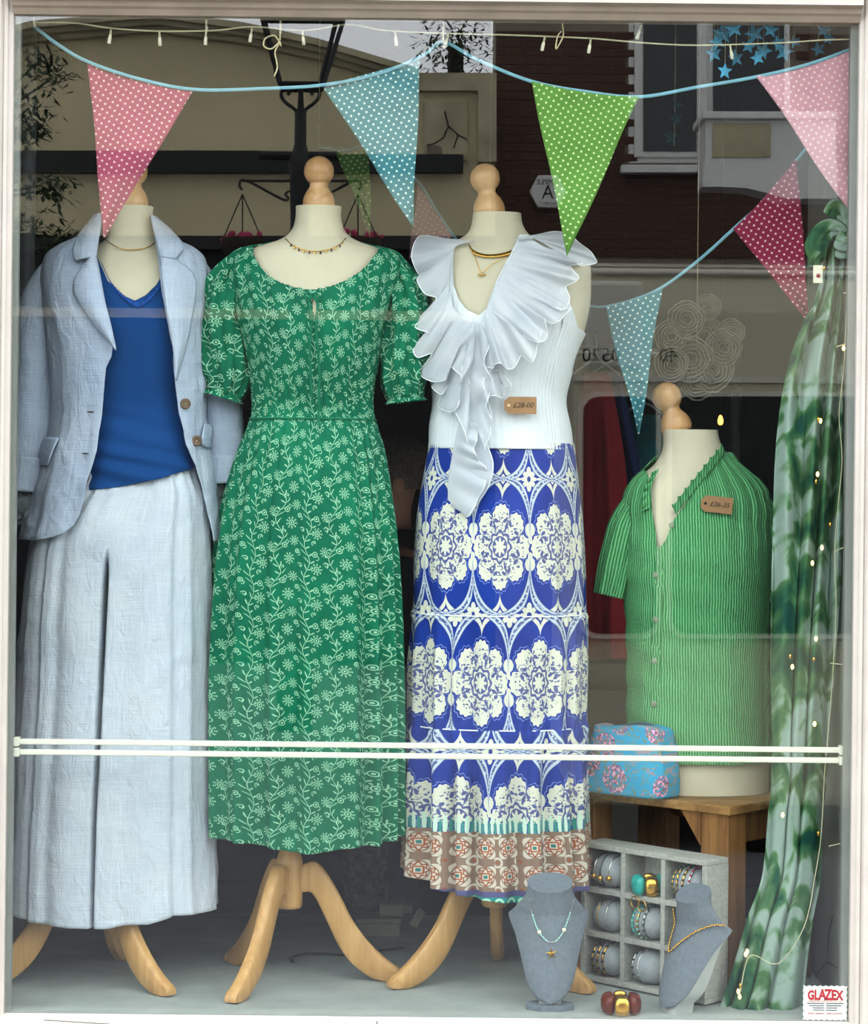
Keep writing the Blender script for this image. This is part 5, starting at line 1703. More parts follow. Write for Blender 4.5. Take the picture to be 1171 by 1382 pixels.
ly_ = hy * (1 - 0.45 * np.clip(pz - 0.3, 0, 1)) * sc * np.sign(np.sin(TH)) * np.abs(np.sin(TH)) ** e
bulge = 1 + 0.05 * np.sin(PI * pz) + 0.02 * np.sin(5 * TH + 6 * pz)
lx_, ly_ = lx_ * bulge, ly_ * bulge
lz_ = hz * pz + 0.006 * np.sin(lx_ * 40) * pz
a_ = math.radians(-22)
Pb = np.stack([bx0.x - lx_ * e1.x + ly_ * e2.x, bx0.y - lx_ * e1.y + ly_ * e2.y, Zc + 0.001 + lz_], -1)
grid_obj('body', Pb, M['bag'], bgt, closed_u=True, caps=True)
zp = []
for q in np.linspace(-0.068, 0.068, 30):
    zp.append(Vector((bx0.x - q * e1.x, bx0.y - q * e1.y, Zc + hz + 0.001 + 0.005 * math.sin(q * 40) - 0.010 * (q / 0.068) ** 4)))
MB().tube(zp, 0.0042, 8).build('zip', M['zip'], bgt, smooth=True)
MB().box(Vector(zp[2]) + Vector((-0.003, -0.012, -0.001)), Vector(zp[2]) + Vector((0.003, 0.002, 0.003))).build('zip_pull', M['gold'], bgt, bevel=0.001)

# ------------------------------------------------------------------ jewellery cubby
K = Vector((T(953, 1162, 0.112).x, 0.112, 0)); f1 = Vector((-0.70, 0.714, 0)).normalized(); f2 = Vector((0.714, 0.70, 0)).normalized()
KW, KH, KD, kt = 0.325, 0.283, 0.068, 0.011
FE = (f1, f2)
cb = thing('jewellery_cubby', 'grey washed wooden cubby shelf holding bracelets below the crate', 'shelf', K + f1 * KW / 2 + f2 * KD / 2)
obox(K, 0, KW, 0, KD, KH - kt, KH, 'top_board', M['cubby'], cb, 0.0015, FE)
obox(K, 0, KW, 0, KD, 0.004, 0.004 + kt, 'bottom_board', M['cubby'], cb, 0.0015, FE)
obox(K, 0, KW, KD - 0.004, KD, 0.004 + kt, KH - kt, 'back_board', M['cubby'], cb, 0, FE)
for a in (0, KW - kt):
    obox(K, a, a + kt, 0, KD - 0.004, 0.004 + kt, KH - kt, 'side_board', M['cubby'], cb, 0.0015, FE)
cw = (KW - kt) / 3; rh = (KH - kt - 0.004) / 3
for i in (1, 2):
    obox(K, i * cw, i * cw + kt, 0.001, KD - 0.004, 0.004 + kt, KH - kt, 'divider', M['cubby'], cb, 0.001, FE)
    for c in range(3):
        obox(K, c * cw + kt, c * cw + cw, 0.001, KD - 0.004, 0.004 + i * rh, 0.004 + i * rh + kt, 'shelf_board', M['cubby'], cb, 0.001, FE)


def cell(col, row):
    """centre of the floor of a cell; col 0 = left in the picture, row 0 = top"""
    a = KW - (col + 0.5) * cw - kt / 2
    return K + f1 * a + f2 * 0.030 + Vector((0, 0, 0.004 + (2 - row) * rh + kt))


def ring(c, axis, r, tube, n=40, sq=1.0):
    ax = Vector(axis).normalized(); a = Vector((0, 0, 1)); b = ax.cross(a)
    return [Vector(c) + (a * math.cos(t) + b * math.sin(t) * sq) * r for t in np.linspace(0, 2 * PI, n, endpoint=False)]


def pillow(col, row, where, r=0.030, L=0.078):
    c = cell(col, row) + Vector((0, 0, r + 0.001))
    prof = [(0.006, -L / 2), (r * 0.55, -L / 2 + 0.004), (r * 0.88, -L * 0.3), (r, -L * 0.1), (r, L * 0.1), (r * 0.88, L * 0.3), (r * 0.55, L / 2 - 0.004), (0.006, L / 2)]
    pr2 = [(float(q[0]), float(q[1])) for q in spline(prof, 22)]
    o = MB().lathe(pr2, c, f1, 24).build('display_pillow', M['pillow'], smooth=True)
    tag(o, 'grey velvet bracelet pillow in ' + where, 'pillow', 'pillows in the cubby')
    return c, r


def bracelet(c, off, r, thick, mat, label, beads=None, beadmat=None, n=40, group='bracelets in the cubby', charm=None):
    root = thing('bracelet', label, 'bracelet', c + f1 * off, group)
    rg = ring(c + f1 * off, f1, r, thick, n)
    MB().tube(rg, thick, 6, closed=True).build('band', mat, root, smooth=True)
    if beads:
        for i in range(0, n, beads):
            MB().ball(rg[i], thick * 1.7, 5).build('bead', beadmat, root, smooth=True)
    if charm:
        an = PI * 1.25
        p = c + f1 * off - f2 * (r + 0.003) * 0.93 + Vector((0, 0, -r * 0.35))
        MB().ball(p, 0.0062, 8).build('charm', M['gold'], root, smooth=True)
    return root


c, r = pillow(0, 0, 'top left cell of cubby', 0.033)
for i, (o_, lab) in enumerate(((0.022, 'leftmost of three gold-beaded dark bangles in top left cell'), (0.002, 'middle of three gold-beaded dark bangles in top left cell'), (-0.018, 'rightmost of three gold-beaded dark bangles in top left cell'))):
    bracelet(c, o_, r + 0.002 - 0.004 * (abs(o_) > .01), 0.0016, M['silver'] if i != 1 else M['darkbead'], lab, charm=True)
c, r = pillow(2, 0, 'top right cell of cubby', 0.033)
for i, (o_, m1, m2, lab) in enumerate(((0.026, M['gold'], M['darkbead'], 'gold and dark beaded bracelet, leftmost in top right cell'), (0.012, M['gold'], M['darkbead'], 'green beaded gold bracelet, second in top right cell'), (-0.003, M['gold'], M['ink'], 'dark beaded gold bracelet, third in top right cell'), (-0.018, M['silver'], M['redbead'], 'ruby beaded bracelet, rightmost in top right cell'))):
    bracelet(c, o_, r + 0.003 - 0.005 * (abs(o_) > .02), 0.0018, m1, lab, 2, m2)
c, r = pillow(0, 1, 'middle left cell of cubby', 0.031)
bracelet(c, 0.012, r + 0.001, 0.0010, M['gold'], 'thin gold chain bracelet in middle left cell')
bracelet(c, -0.010, r + 0.001, 0.0011, M['silver'], 'silver flower chain bracelet in middle left cell', 5, M['silver'])
c, r = pillow(1, 1, 'centre cell of cubby', 0.032)
for o_, m1, m2, lab in ((0.026, M['bead'], M['turq'], 'aqua beaded bracelet, leftmost in centre cell'), (0.008, M['gold'], M['bead'], 'pale gold and aqua bracelet, middle of centre cell'), (-0.008, M['silver'], M['darkbead'], 'dark green beaded bracelet, rightmost in centre cell')):
    bracelet(c, o_, r + 0.003 - 0.006 * (abs(o_) > .02), 0.0018, m1, lab, 2, m2)
c, r = pillow(0, 2, 'bottom left cell of cubby', 0.033)
for o_, lab in ((0.024, 'leftmost of three gold studded bangles in bottom left cell'), (0.008, 'middle of three gold studded bangles in bottom left cell'), (-0.006, 'rightmost of three gold studded bangles in bottom left cell')):
    bracelet(c, o_, r + 0.002 - 0.004 * (abs(o_) > .02), 0.0022, M['gold'], lab, 3, M['ink'])
c, r = pillow(1, 2, 'bottom middle cell of cubby', 0.033)
for o_, lab in ((0.022, 'dark leather and silver bracelet, left in bottom middle cell'), (0.008, 'plain silver bracelet, right in bottom middle cell')):
    bracelet(c, o_, r + 0.001 - .002, 0.0016, M['silver'], lab, 3, M['ink'] if o_ > 0.01 else M['silver'])
c, r = pillow(2, 1, 'middle right cell behind necklace bust', 0.031)
c, r = pillow(2, 2, 'bottom right cell behind necklace bust', 0.031)


def chunky(p, R, mat, label, lying=True, axis=None, n=6):
    root = thing('chunky_bracelet', label, 'bracelet', p)
    for i in range(n):
        t = 2 * PI * (i + 0.5) / n
        if lying: q = Vector(p) + Vector((math.cos(t) * R, math.sin(t) * R, 0.019))
        m_ = M['gold'] if i % 3 == 1 else mat
        hh = 0.019
        d = Vector((math.cos(t), math.sin(t), 0)); s_ = Vector((-d.y, d.x, 0))
        nn, mm = 14, 10
        P = np.zeros((nn, mm, 3))
        for a in range(nn):
            for b in range(mm):
                A_ = 2 * PI * a / nn; b_ = -PI / 2 + PI * b / (mm - 1)
                ex = 0.65
                sx = math.copysign(abs(math.cos(b_)) ** ex * abs(math.cos(A_)) ** ex, math.cos(A_)) * R * 0.56
                sy = math.copysign(abs(math.cos(b_)) ** ex * abs(math.sin(A_)) ** ex, math.sin(A_)) * 0.0095
                sz = math.copysign(abs(math.sin(b_)) ** ex, b_) * hh
                P[a, b] = Vector(q) + s_ * sx + d * (sy + 0.004 * math.cos(b_)) + Vector((0, 0, sz))
        grid_obj('gold_bead' if i % 3 == 1 else 'resin_bead', P, m_, root, closed_u=True, caps=True)
    return root


chunky(Vector((T(838, 1364, 0.045).x, 0.050, 0.0)), 0.026, M['amber'], 'chunky amber resin and gold bracelet on the floor before cubby')
chunky(cell(1, 0) - f2 * 0.004, 0.026, M['turq'], 'chunky turquoise and gold bracelet in top middle cell of cubby')
for i, (a, lab) in enumerate(((0.012, 'left gold hoop earring hanging in front of centre cell'), (-0.006, 'right gold hoop earring hanging in front of centre cell'))):
    p = cell(1, 1) + f1 * a - f2 * 0.037 + Vector((0, 0, rh - 0.013 - 0.006 * i))
    tag(MB().tube([p + (f1 * math.cos(t) + Vector((0, 0, 1)) * math.sin(t)) * 0.011 for t in np.linspace(0, 2 * PI, 28, endpoint=False)], 0.0010, 5, closed=True).build('hoop_earring', M['gold'], smooth=True), lab, 'earring', 'hoop earrings')


# ------------------------------------------------------------------ necklace busts
def bust(label, pos, rz, H=0.235, lean=0.30, foot=True):
    root = thing('necklace_bust', label, 'bust', pos, 'necklace busts')
    R = Matrix.Translation(pos) @ Matrix.Rotation(rz, 4, 'Z')
    #  height fraction, half width
    prof = [(0.0, .006), (0.015, .018), (0.06, .030), (0.14, .042), (0.25, .050), (0.40, .058), (0.55, .067), (0.66, .077), (0.70, .079), (0.75, .070), (0.82, .058), (0.88, .048), (0.93, .044), (1.0, .0435)]
    hs_ = np.array([p[0] for p in prof]); ws = np.array([p[1] for p in prof])
    nh, na = 70, 40
    P = np.zeros((na, nh, 3))
    for j, h in enumerate(np.linspace(0, 1, nh)):
        w_ = float(pchip(hs_, ws, h))
        neck = max(0, (h - 0.72) / 0.28)
        d = 0.007 + 0.016 * neck ** 0.8
        yb_ = lean * H * h ** 1.25 * (1 - 0.25 * neck)
        cut = max(0, (h - 0.80) / 0.20)
        for i in range(na):
            t = 2 * PI * i / na
            x = w_ * math.copysign(abs(math.cos(t)) ** 0.8, math.cos(t))
            y = -d * math.sin(t) * (1.0 if neck == 0 else 1.0) + yb_ + 0.55 * (x * x) / 0.079 * (1 - 0.55 * neck)
            P[i, j] = R @ Vector((x, y, 0.012 + (H - 0.012) * h - cut * math.sin(t) * 0.016))
    P2 = P.copy()
    o = grid_obj('bust_front', P, M['velvet'], root, closed_u=True, caps=True)
    smooth_by_angle(o, 50)
    # back easel: a curved pale fin
    pts = [(0.004, 0.0), (0.052, 0.0), (0.056, 0.045), (0.068, 0.085), (0.088, 0.120), (0.108, 0.145), (0.092, 0.160), (0.050, 0.11), (0.02, 0.06)]
    nb_ = 24
    Pq = np.zeros((8, nb_, 3))
    for j, h in enumerate(np.linspace(0.0, 0.68, nb_)):
        w_ = float(pchip(hs_, ws, max(h, 0.02))) * 0.94
        z_ = 0.012 + (H - 0.012) * h if h > 0 else 0.0
        yf = lean * H * h ** 1.25 + 0.0035
        yk = yf + 0.040 * (1 - (h / 0.68) ** 1.6) + 0.004
        cyv = 0.55 * w_ * w_ / 0.079
        sec = [(-w_, yf + cyv), (-w_ * .5, yf + cyv * .25), (w_ * .5, yf + cyv * .25), (w_, yf + cyv), (w_ * .97, yk + cyv), (w_ * .5, yk + cyv * .8), (-w_ * .5, yk + cyv * .8), (-w_ * .97, yk + cyv)]
        for i, (a, b) in enumerate(sec):
            Pq[i, j] = R @ Vector((a, b, z_))
    smooth_by_angle(grid_obj('easel_back', Pq, M['velvet_back'], root, closed_u=True, caps=True), 40)
    oct_ = [R @ Vector((0.046 * math.cos(t) * 1.05, 0.012 + 0.034 * math.sin(t), 0.0)) for t in np.linspace(PI / 8, 2 * PI + PI / 8, 8, endpoint=False)]
    if foot: MB().prism(oct_, (0, 0, 0.010)).build('foot', M['velvet'], root, bevel=0.001)
    return root, R


def surf_bust(R, x, h, H=0.235, lean=0.30):
    neck = max(0, (h - 0.72) / 0.28)
    d = 0.007 + 0.016 * neck ** 0.8
    return R @ Vector((x, -d + lean * H * h ** 1.25 * (1 - .25 * neck) + 0.55 * x * x / 0.079 * (1 - .55 * neck) - 0.004, 0.012 + (H - 0.012) * h))


p1 = Vector((T(743, 1352, 0.055).x, 0.075, 0))
b1, R1 = bust('grey necklace bust with starfish pendant in front of blue skirt hem', p1, 0.0)
p2 = Vector((T(900, 1368, 0.03).x, 0.052, 0))
b2_, R2 = bust('grey necklace bust with gold chain turned left before the cubby', p2, math.radians(-56), 0.225, 0.36, False)

ns = thing('starfish_necklace', 'aqua beaded necklace with gold starfish pendant on grey bust', 'necklace', surf_bust(R1, 0, 0.45))
cv = [(-0.041, .86), (-0.036, .76), (-0.029, .66), (-0.020, .58), (-0.008, .525), (0.002, .51), (0.012, .525), (0.024, .585), (0.033, .67), (0.040, .76), (0.045, .86)]
P = spline([surf_bust(R1, a, b) for a, b in cv], 90)
MB().tube([Vector(q) for q in P], 0.0009, 5).build('chain', M['silver'], ns, smooth=True)
for i in range(14, 78, 3):
    if 40 < i < 50: continue
    big = i in (29, 62)
    MB().ball(Vector(P[i]) + Vector((0, -0.001, 0)), 0.0042 if big else 0.0021, 6).build('bead', M['bulbcase'] if big else M['bead'], ns, smooth=True)
sc0 = surf_bust(R1, 0.002, 0.42) + Vector((0, -0.003, 0))
stp = []
for i in range(10):
    t = PI / 2 + 0.15 + i * PI / 5; rr = 0.0125 if i % 2 == 0 else 0.0042
    stp.append(sc0 + Vector((rr * math.cos(t), 0, rr * math.sin(t))))
mbs = MB(); mbs.add([sc0 + Vector((0, -0.0035, 0))] + stp + [sc0 + Vector((0, 0.001, 0))], [(0, 1 + (i + 1) % 10, 1 + i) for i in range(10)] + [(11, 1 + i, 1 + (i + 1) % 10) for i in range(10)])
mbs.build('starfish', M['gold'], ns)
ng = thing('gold_chain_necklace', 'gold link chain necklace on the left-turned grey bust', 'necklace', surf_bust(R2, 0, 0.5, 0.225))
cv = [(-0.040, .84), (-0.040, .70), (-0.036, .60), (-0.030, .50), (-0.022, .47), (-0.008, .52), (0.010, .60), (0.030, .68), (0.050, .735), (0.066, .76), (0.078, .755)]
P = spline([surf_bust(R2, a, b, 0.225, 0.36) for a, b in cv], 120)
for q0 in range(0, 118, 3):
    a, b = Vector(P[q0]), Vector(P[min(q0 + 3, 119)])
    MB().tube([a, (a + b) / 2 + Vector((0, -0.0012, 0.0006 * (-1) ** q0)), b], [0.0012, 0.0022, 0.0012], 6).build('link', M['gold'], ng, smooth=True)

# ------------------------------------------------------------------ window sticker
st = thing('window_sticker', 'white perforated-edge sticker with red lettering in bottom right of glass', 'sticker', T(1113, 1353, 0.008))
x0, x1 = T(1083, 1353, 0.0075).x, T(1143, 1353, 0.0075).x
z0, z1 = T(1113, 1377, 0.0075).z, T(1113, 1330, 0.0075).z
pts = []
def edge(ax, az, bx, bz, n):
    out = []
    nx, nz = (bz - az), -(bx - ax); l = math.hypot(nx, nz); nx, nz = nx / l, nz / l
    for i in range(n * 4):
        t = i / (n * 4); d = -0.0016 if (i % 4) in (1, 2) else 0
        out.append((ax + (bx - ax) * t - nx * -d * 1, az + (bz - az) * t - nz * -d * 1))
    return out
M['sticker'] = plain('white_sticker', '#e2e2da', 0.6, var=0.03).m
M['stred'] = plain('red_print', '#b01225', 0.6, var=0.05).m
M['stblue'] = plain('navy_print', '#2a2c44', 0.6, var=0.05).m
pts = edge(x0, z0, x1, z0, 8) + edge(x1, z0, x1, z1, 6) + edge(x1, z1, x0, z1, 8) + edge(x0, z1, x0, z0, 6)
MB().prism([Vector((a, 0.0062, b)) for a, b in pts], (0, 0.0012, 0)).build('paper', M['sticker'], st)
yc_ = 0.0058
sw, shh = x1 - x0, z1 - z0
cxs = (x0 + x1) / 2
for i, ch in enumerate('GLAZEX'):
    u_ = (i - 2.5) / 2.5
    text(ch, shh * (0.44 - 0.08 * abs(u_)), Vector((cxs + u_ * sw * 0.32, yc_, z0 + shh * (0.73 - 0.02 * abs(u_)))), M['stred'], st, (PI / 2, 0, 0), ext=0.0001, sx=0.72, bold=0.0012)
text('WINDOWS AND GLASS CO. LTD', shh * 0.065, (cxs, yc_, z0 + shh * 0.545), M['stred'], st, (PI / 2, 0, 0), ext=0.0001)
for i, w_ in enumerate((0.86, 0.76, 0.60, 0.58)):
    for s_ in (-1, 1):
        MB().box((cxs + (s_ * w_ / 4 - w_ / 4 + 0.02) * sw, yc_, z0 + shh * (0.475 - 0.063 * i)), (cxs + (s_ * w_ / 4 + w_ / 4 - 0.02) * sw, yc_ + 0.0002, z0 + shh * (0.500 - 0.063 * i))).build('small_print', M['stblue'], st)
text('07581 820604 | 0800 6340259', shh * 0.080, (cxs, yc_, z0 + shh * 0.195), M['stred'], st, (PI / 2, 0, 0), ext=0.0001)

for a, b, yy, lab in ((430, 196, .95, 'x'), (660, 350, 1.0, 'x')):
    c = T(a, b, yy)
    MB().tube([c, (c.x, yy, 2.75)], 0.0006, 4).build('thread', M['wire'], SHOP_BUNTING)

# ------------------------------------------------------------------ inside the shop
M['red'] = plain('dark_red_cloth', '#7a0f1a', 0.85, var=0.2, scale=5).m
M['navy'] = plain('navy_cloth', '#12204f', 0.85, var=0.2, scale=5).m
M['tealc'] = plain('teal_cloth', '#0f4a4f', 0.85, var=0.3, scale=8).m
M['greyknit'] = plain('grey_sequin_knit', '#6a675f', 0.9, var=0.4, scale=70, bump=0.004).m
M['counter'] = plain('grey_painted_counter', '#4b4843', 0.7, var=0.08, scale=4).m
M['steel'] = plain('steel_tube', '#7a7a78', 0.4, 0.8).m


def hung(name, label, rows, Y, mat, n, seed, cat='dress', group='garments on the rail'):
    b = Body(rows, Y, 2.2)
    root = thing(name, label, cat, (float(b.cx(b.z[0])), Y, b.z[0]), group)
    garment('cloth', b, mat, root, b.z[-1], b.z[0], 90, 60, None, lambda th, z: 0.012 * folds(th, n, seed) * np.clip((b.z[-1] - z) / 0.2, 0, 1), thick=0.002)
    zz = b.z[-1]
    x = float(b.cx(zz))
    MB().tube(spline([(x - 0.06, Y, zz - 0.005), (x, Y, zz + 0.03), (x + 0.06, Y, zz - 0.005)], 14), 0.004, 6).tube(spline([(x, Y, zz + 0.03), (x, Y, zz + 0.07), (x + 0.0, Y + 0.016, zz + 0.095), (x, Y + 0.0, zz + 0.108)], 12), 0.002, 6).build('hanger', M['steel'], root)
    return root


RY = 1.45
zr = T(820, 470, RY).z
hung('hanging_dress', 'dark red dress hanging on a rail behind blue print skirt', [(503, 786, 822, .05), (540, 782, 828, .08), (620, 780, 838, .09), (700, 776, 845, .10), (885, 770, 852, .11)], RY, M['red'], 6, 1)
hung('hanging_dress', 'navy dress hanging on a rail beside dark red dress', [(503, 822, 836, .05), (560, 824, 846, .08), (700, 846, 868, .09), (860, 850, 880, .10)], RY + 0.1, M['navy'], 6, 2)
hung('hanging_blouse', 'dark teal blouse hanging on a rail left of the half form', [(560, 846, 890, .05), (600, 838, 900, .08), (640, 836, 905, .09), (760, 836, 915, .10)], RY + 0.2, M['tealc'], 7, 3, 'blouse')
rl = thing('clothes_rail', 'steel clothes rail inside the dark shop behind the half form', 'clothes rail', (T(850, 600, RY).x, RY, -0.6))
rx0, rx1 = T(760, 470, RY).x, T(1000, 470, RY).x
MB().tube([(rx0, RY + 0.1, zr), (rx1, RY + 0.1, zr)], 0.012, 8).build('rail', M['steel'], rl, smooth=True)
for x in (rx0, rx1):
    MB().tube([(x, RY + 0.1, zr), (x, RY + 0.1, -0.6)], 0.012, 8).build('upright', M['steel'], rl, smooth=True)
    MB().tube([(x, RY - 0.15, -0.59), (x, RY + 0.35, -0.59)], 0.012, 8).build('foot', M['steel'], rl, smooth=True)
ct = thing('shop_counter', 'grey panelled counter low behind the skirt and the shirt', 'counter', (T(815, 960, 1.9).x, 1.9, -0.6))
x0, x1 = T(770, 900, 1.9).x, T(900, 900, 1.9).x
MB().box((x0, 1.9, -0.6), (x1, 2.3, T(815, 905, 1.9).z)).build('cabinet', M['counter'], ct)
MB().box((x0 - .02, 1.87, T(815, 905, 1.9).z), (x1 + .02, 2.32, T(815, 893, 1.9).z)).build('counter_top', M['counter'], ct, bevel=0.004)
MB().box((x0 - .0, 1.885, T(815, 938, 1.9).z), (x1, 1.9, T(815, 930, 1.9).z)).build('moulding', M['counter'], ct)
hung('hanging_cardigan', 'grey sequinned knit hanging low behind the green dress hem', [(1090, 470, 520, .03), (1140, 462, 522, .04), (1220, 470, 520, .04)], 0.98, M['greyknit'], 5, 6, 'cardigan', None)
hung('hanging_trousers', 'dark red cloth hanging at the left edge behind the white trousers', [(790, 14, 40, .03), (820, 10, 46, .04), (985, 10, 50, .04)], 0.95, M['red'], 5, 9, 'cloth', None)
bx = thing('plastic_box', 'small off-white lidded box on the floor behind the tripods', 'box', (T(520, 1252, .80).x, .80, 0))
M['offwhite'] = plain('off_white_plastic', '#8f8f7f', 0.6, var=0.06).m
a, b = T(480, 1253, .78), T(540, 1236, .78)
MB().box((a.x, .78, 0.0), (b.x, .86, 0.030)).build('tray', M['offwhite'], bx, bevel=0.003)
MB().box((a.x - .002, .778, 0.030), (b.x + .002, .862, 0.040)).build('lid', M['offwhite'], bx, bevel=0.003)
ad = thing('plug_adapter', 'off-white plug adapter with dangling card on top of plastic box', 'adapter', (T(535, 1230, .82).x, .82, 0.040))
a, b = T(512, 1236, .82), T(545, 1217, .82)
MB().box((a.x, .80, 0.0405), (b.x, .85, 0.068)).build('block', M['offwhite'], ad, bevel=0.003)
MB().box((b.x, .81, 0.046), (b.x + .018, .84, 0.064)).build('plug', M['offwhite'], ad, bevel=0.002)
tg = MB().prism([T(552, 1250, .77) + Vector((0, 0, 0.004)), T(562, 1254, .77) + Vector((0, 0, 0.004)), T(574, 1232, .79), T(565, 1224, .79)], (0, 0.002, 0)).build('swing_card', M['offwhite'], ad)
cbl = spline([(T(395, 1300, .48).x, .48, .004), (T(392, 1296, .52).x, .52, .004), (T(410, 1292, .56).x, .56, .004), (T(440, 1290, .57).x, .57, .004), (T(470, 1291, .56).x, .56, .004), (T(505, 1288, .60).x, .60, .004), (T(545, 1282, .64).x, .64, .004)], 60)
tag(MB().tube([Vector(q) for q in cbl], 0.0028, 6).build('power_cable', M['black'], smooth=True), 'black power cable lying on grey floor between the two tripods', 'cable')

# dark pipe / pole at the left side
pp = T(32, 700, 0.5)
tag(MB().tube([(pp.x, .5, 0), (pp.x, .5, 2.7)], 0.018, 12).build('wall_pipe', plain('grey_pipe', '#4c5054', 0.5).m, smooth=True), 'grey vertical pipe at left edge behind the jacket sleeve', 'pipe')

# paper stars
M['starblue'] = plain('turquoise_card', '#5fc4ee', 0.7, var=0.15, scale=20).m
def paper_star(px, py, Y, R, rot, mb, tilt):
    c = T(px, py, Y); out = []
    Rm = Matrix.Rotation(tilt, 3, 'Z')
    ring_ = []
    for i in range(10):
        t = rot + i * PI / 5; rr = R if i % 2 == 0 else R * 0.45
        ring_.append(c + Rm @ Vector((rr * math.cos(t), 0, rr * math.sin(t))))
    f, b = c + Rm @ Vector((0, -R * 0.22, 0)), c + Rm @ Vector((0, R * 0.22, 0))
    mb.add([f] + ring_ + [b], [(0, 1 + (i + 1) % 10, 1 + i) for i in range(10)] + [(11, 1 + i, 1 + (i + 1) % 10) for i in range(10)])
sg = thing('star_garland', 'cluster of turquoise paper stars hanging at top right behind bunting', 'garland', T(1000, 40, .17))
rs = random.Random(5)
for i, (a, b, r_) in enumerate([(963, 72, 13), (993, 78, 13), (978, 96, 12), (1018, 45, 15), (1010, 62, 11), (1030, 68, 13), (1050, 58, 12), (1022, 78, 11), (1058, 70, 14), (1112, 40, 13), (1104, 66, 11), (975, 45, 16), (968, 56, 12), (1072, 56, 10), (1118, 52, 9), (1040, 40, 12), (990, 38, 14)]):
    mb = MB(); paper_star(a, b, .17 + rs.uniform(-.05, .05), r_ * MM(.17), PI / 2 + rs.uniform(-.4, .4), mb, rs.uniform(-.5, .5))
    o = mb.build('paper_star', M['starblue'], sg)
    c = T(a, b, .17)
    MB().tube([(c.x, .17, c.z), (c.x + 0.002, .17, 2.75)], 0.0006, 4).build('thread', M['wire'], o)
sg2 = thing('star_strand', 'faint teal paper stars on a strand left of the star cluster', 'garland', T(908, 170, .8))
for i, (a, b, r_) in enumerate([(905, 185, 12), (912, 160, 11), (915, 140, 9)]):
    mb = MB(); paper_star(a, b, .8, r_ * MM(.8), PI / 2 + .3 * i, mb, .3)
    mb.build('paper_star', M['tealc'], sg2)
c = T(910, 160, .8)
MB().tube([(c.x, .8, c.z - .06), (c.x + 0.002, .8, 2.75)], 0.0008, 4).build('thread', M['wire'], sg2)

# pale roses hung as a ball
M['rose'] = plain('pale_fabric_rose', '#8f8c7c', 0.9, var=0.15, scale=20).m
rb = thing('rose_ball', 'dim bunch of pale fabric roses hanging above the half form', 'flowers', T(940, 520, .75))
rs = random.Random(11)
for a, b, r_ in [(925, 432, 26), (905, 455, 24), (948, 455, 30), (975, 470, 26), (930, 485, 32), (960, 500, 30), (905, 492, 24), (985, 450, 20), (955, 415, 18), (940, 515, 26)]:
    c = T(a, b, .75 + rs.uniform(-.04, .04)); R = r_ * MM(.75)
    mb = MB()
    for k in range(5):
        rr = R * (1 - 0.18 * k); th = np.linspace(0, 2 * PI, 14, endpoint=False)
        P0 = []
        for (h, q) in ((-0.5, 0.55), (-0.1, 0.95), (0.25 + .1 * k, 0.92), (0.35 + .1 * k, 0.98)):
            P0.append([c + Vector((rr * q * math.cos(t) * (1 + .06 * math.sin(3 * t + k)), -R * h, rr * q * math.sin(t) * (1 + .06 * math.cos(4 * t + k)))) for t in th])
        bse = len(mb.v)
        mb.v += [v for row in P0 for v in row]
        for j in range(3):
            for i in range(14):
                mb.f.append([bse + j * 14 + i, bse + j * 14 + (i + 1) % 14, bse + (j + 1) * 14 + (i + 1) % 14, bse + (j + 1) * 14 + i])
    mb.build('rose', M['rose'], rb, smooth=True, thick=0.0012)
c = T(940, 470, .75)
MB().tube([(c.x, .75, c.z), (c.x, .75, 2.75)], 0.001, 4).build('thread', M['wire'], rb)

# warm pendant bulb deep in the shop
pb = thing('pendant_bulb', 'small glowing filament bulb deep in shop behind the half form', 'lamp', T(972, 568, 3.0))
c = T(972, 568, 3.0)
MB().lathe([(0.002, 0.018), (0.006, 0.012), (0.009, 0.0), (0.007, -0.010), (0.0, -0.014)], c, n=14).build('bulb', plain('glowing_bulb', '#ffc050', 0.4).emit('#ffb84a', 4.0).m, pb, smooth=True)
MB().tube([c + Vector((0, 0, .03)), (c.x, 3.0, 2.75)], 0.003, 5).build('cord', M['black'], pb)

# ------------------------------------------------------------------ person standing in the dim shop
PY_ = 2.2
pc = T(533, 640, PY_)
gx = pc.x
ps = thing('person', 'person with short hair and dark top standing in dim shop, facing left', 'person', (gx, PY_, -0.6))
M['skin'] = plain('skin', '#8a6552', 0.6, var=0.08, scale=20).m
M['hair'] = plain('grey_brown_hair', '#4b423b', 0.8, var=0.4, scale=90, bump=0.003).m
M['darktop'] = plain('black_knit', '#17171a', 0.9, var=0.2, scale=40).m
M['darkjean'] = plain('dark_denim', '#1b2233', 0.9, var=0.2, scale=40).m
zf = -0.6
J = {}
vs, es, rs_ = [], [], []
def jn(name, x, y, z, r, par=None):
    J[name] = len(vs); vs.append((gx + x, PY_ + y, zf + z)); rs_.append(r)
    if par: es.append((J[par], J[name]))
jn('pelvis', 0, 0, 0.93, 0.125)
jn('waist', 0.005, 0, 1.08, 0.115, 'pelvis'); jn('chest', 0.01, 0, 1.27, 0.125, 'waist'); jn('upper', 0.01, 0, 1.38, 0.095, 'chest')
jn('neck', 0.0, 0, 1.46, 0.052, 'upper'); jn('jaw', -0.012, 0, 1.525, 0.060, 'neck'); jn('face', -0.006, 0, 1.60, 0.078, 'jaw'); jn('crown', 0.010, 0, 1.655, 0.066, 'face')
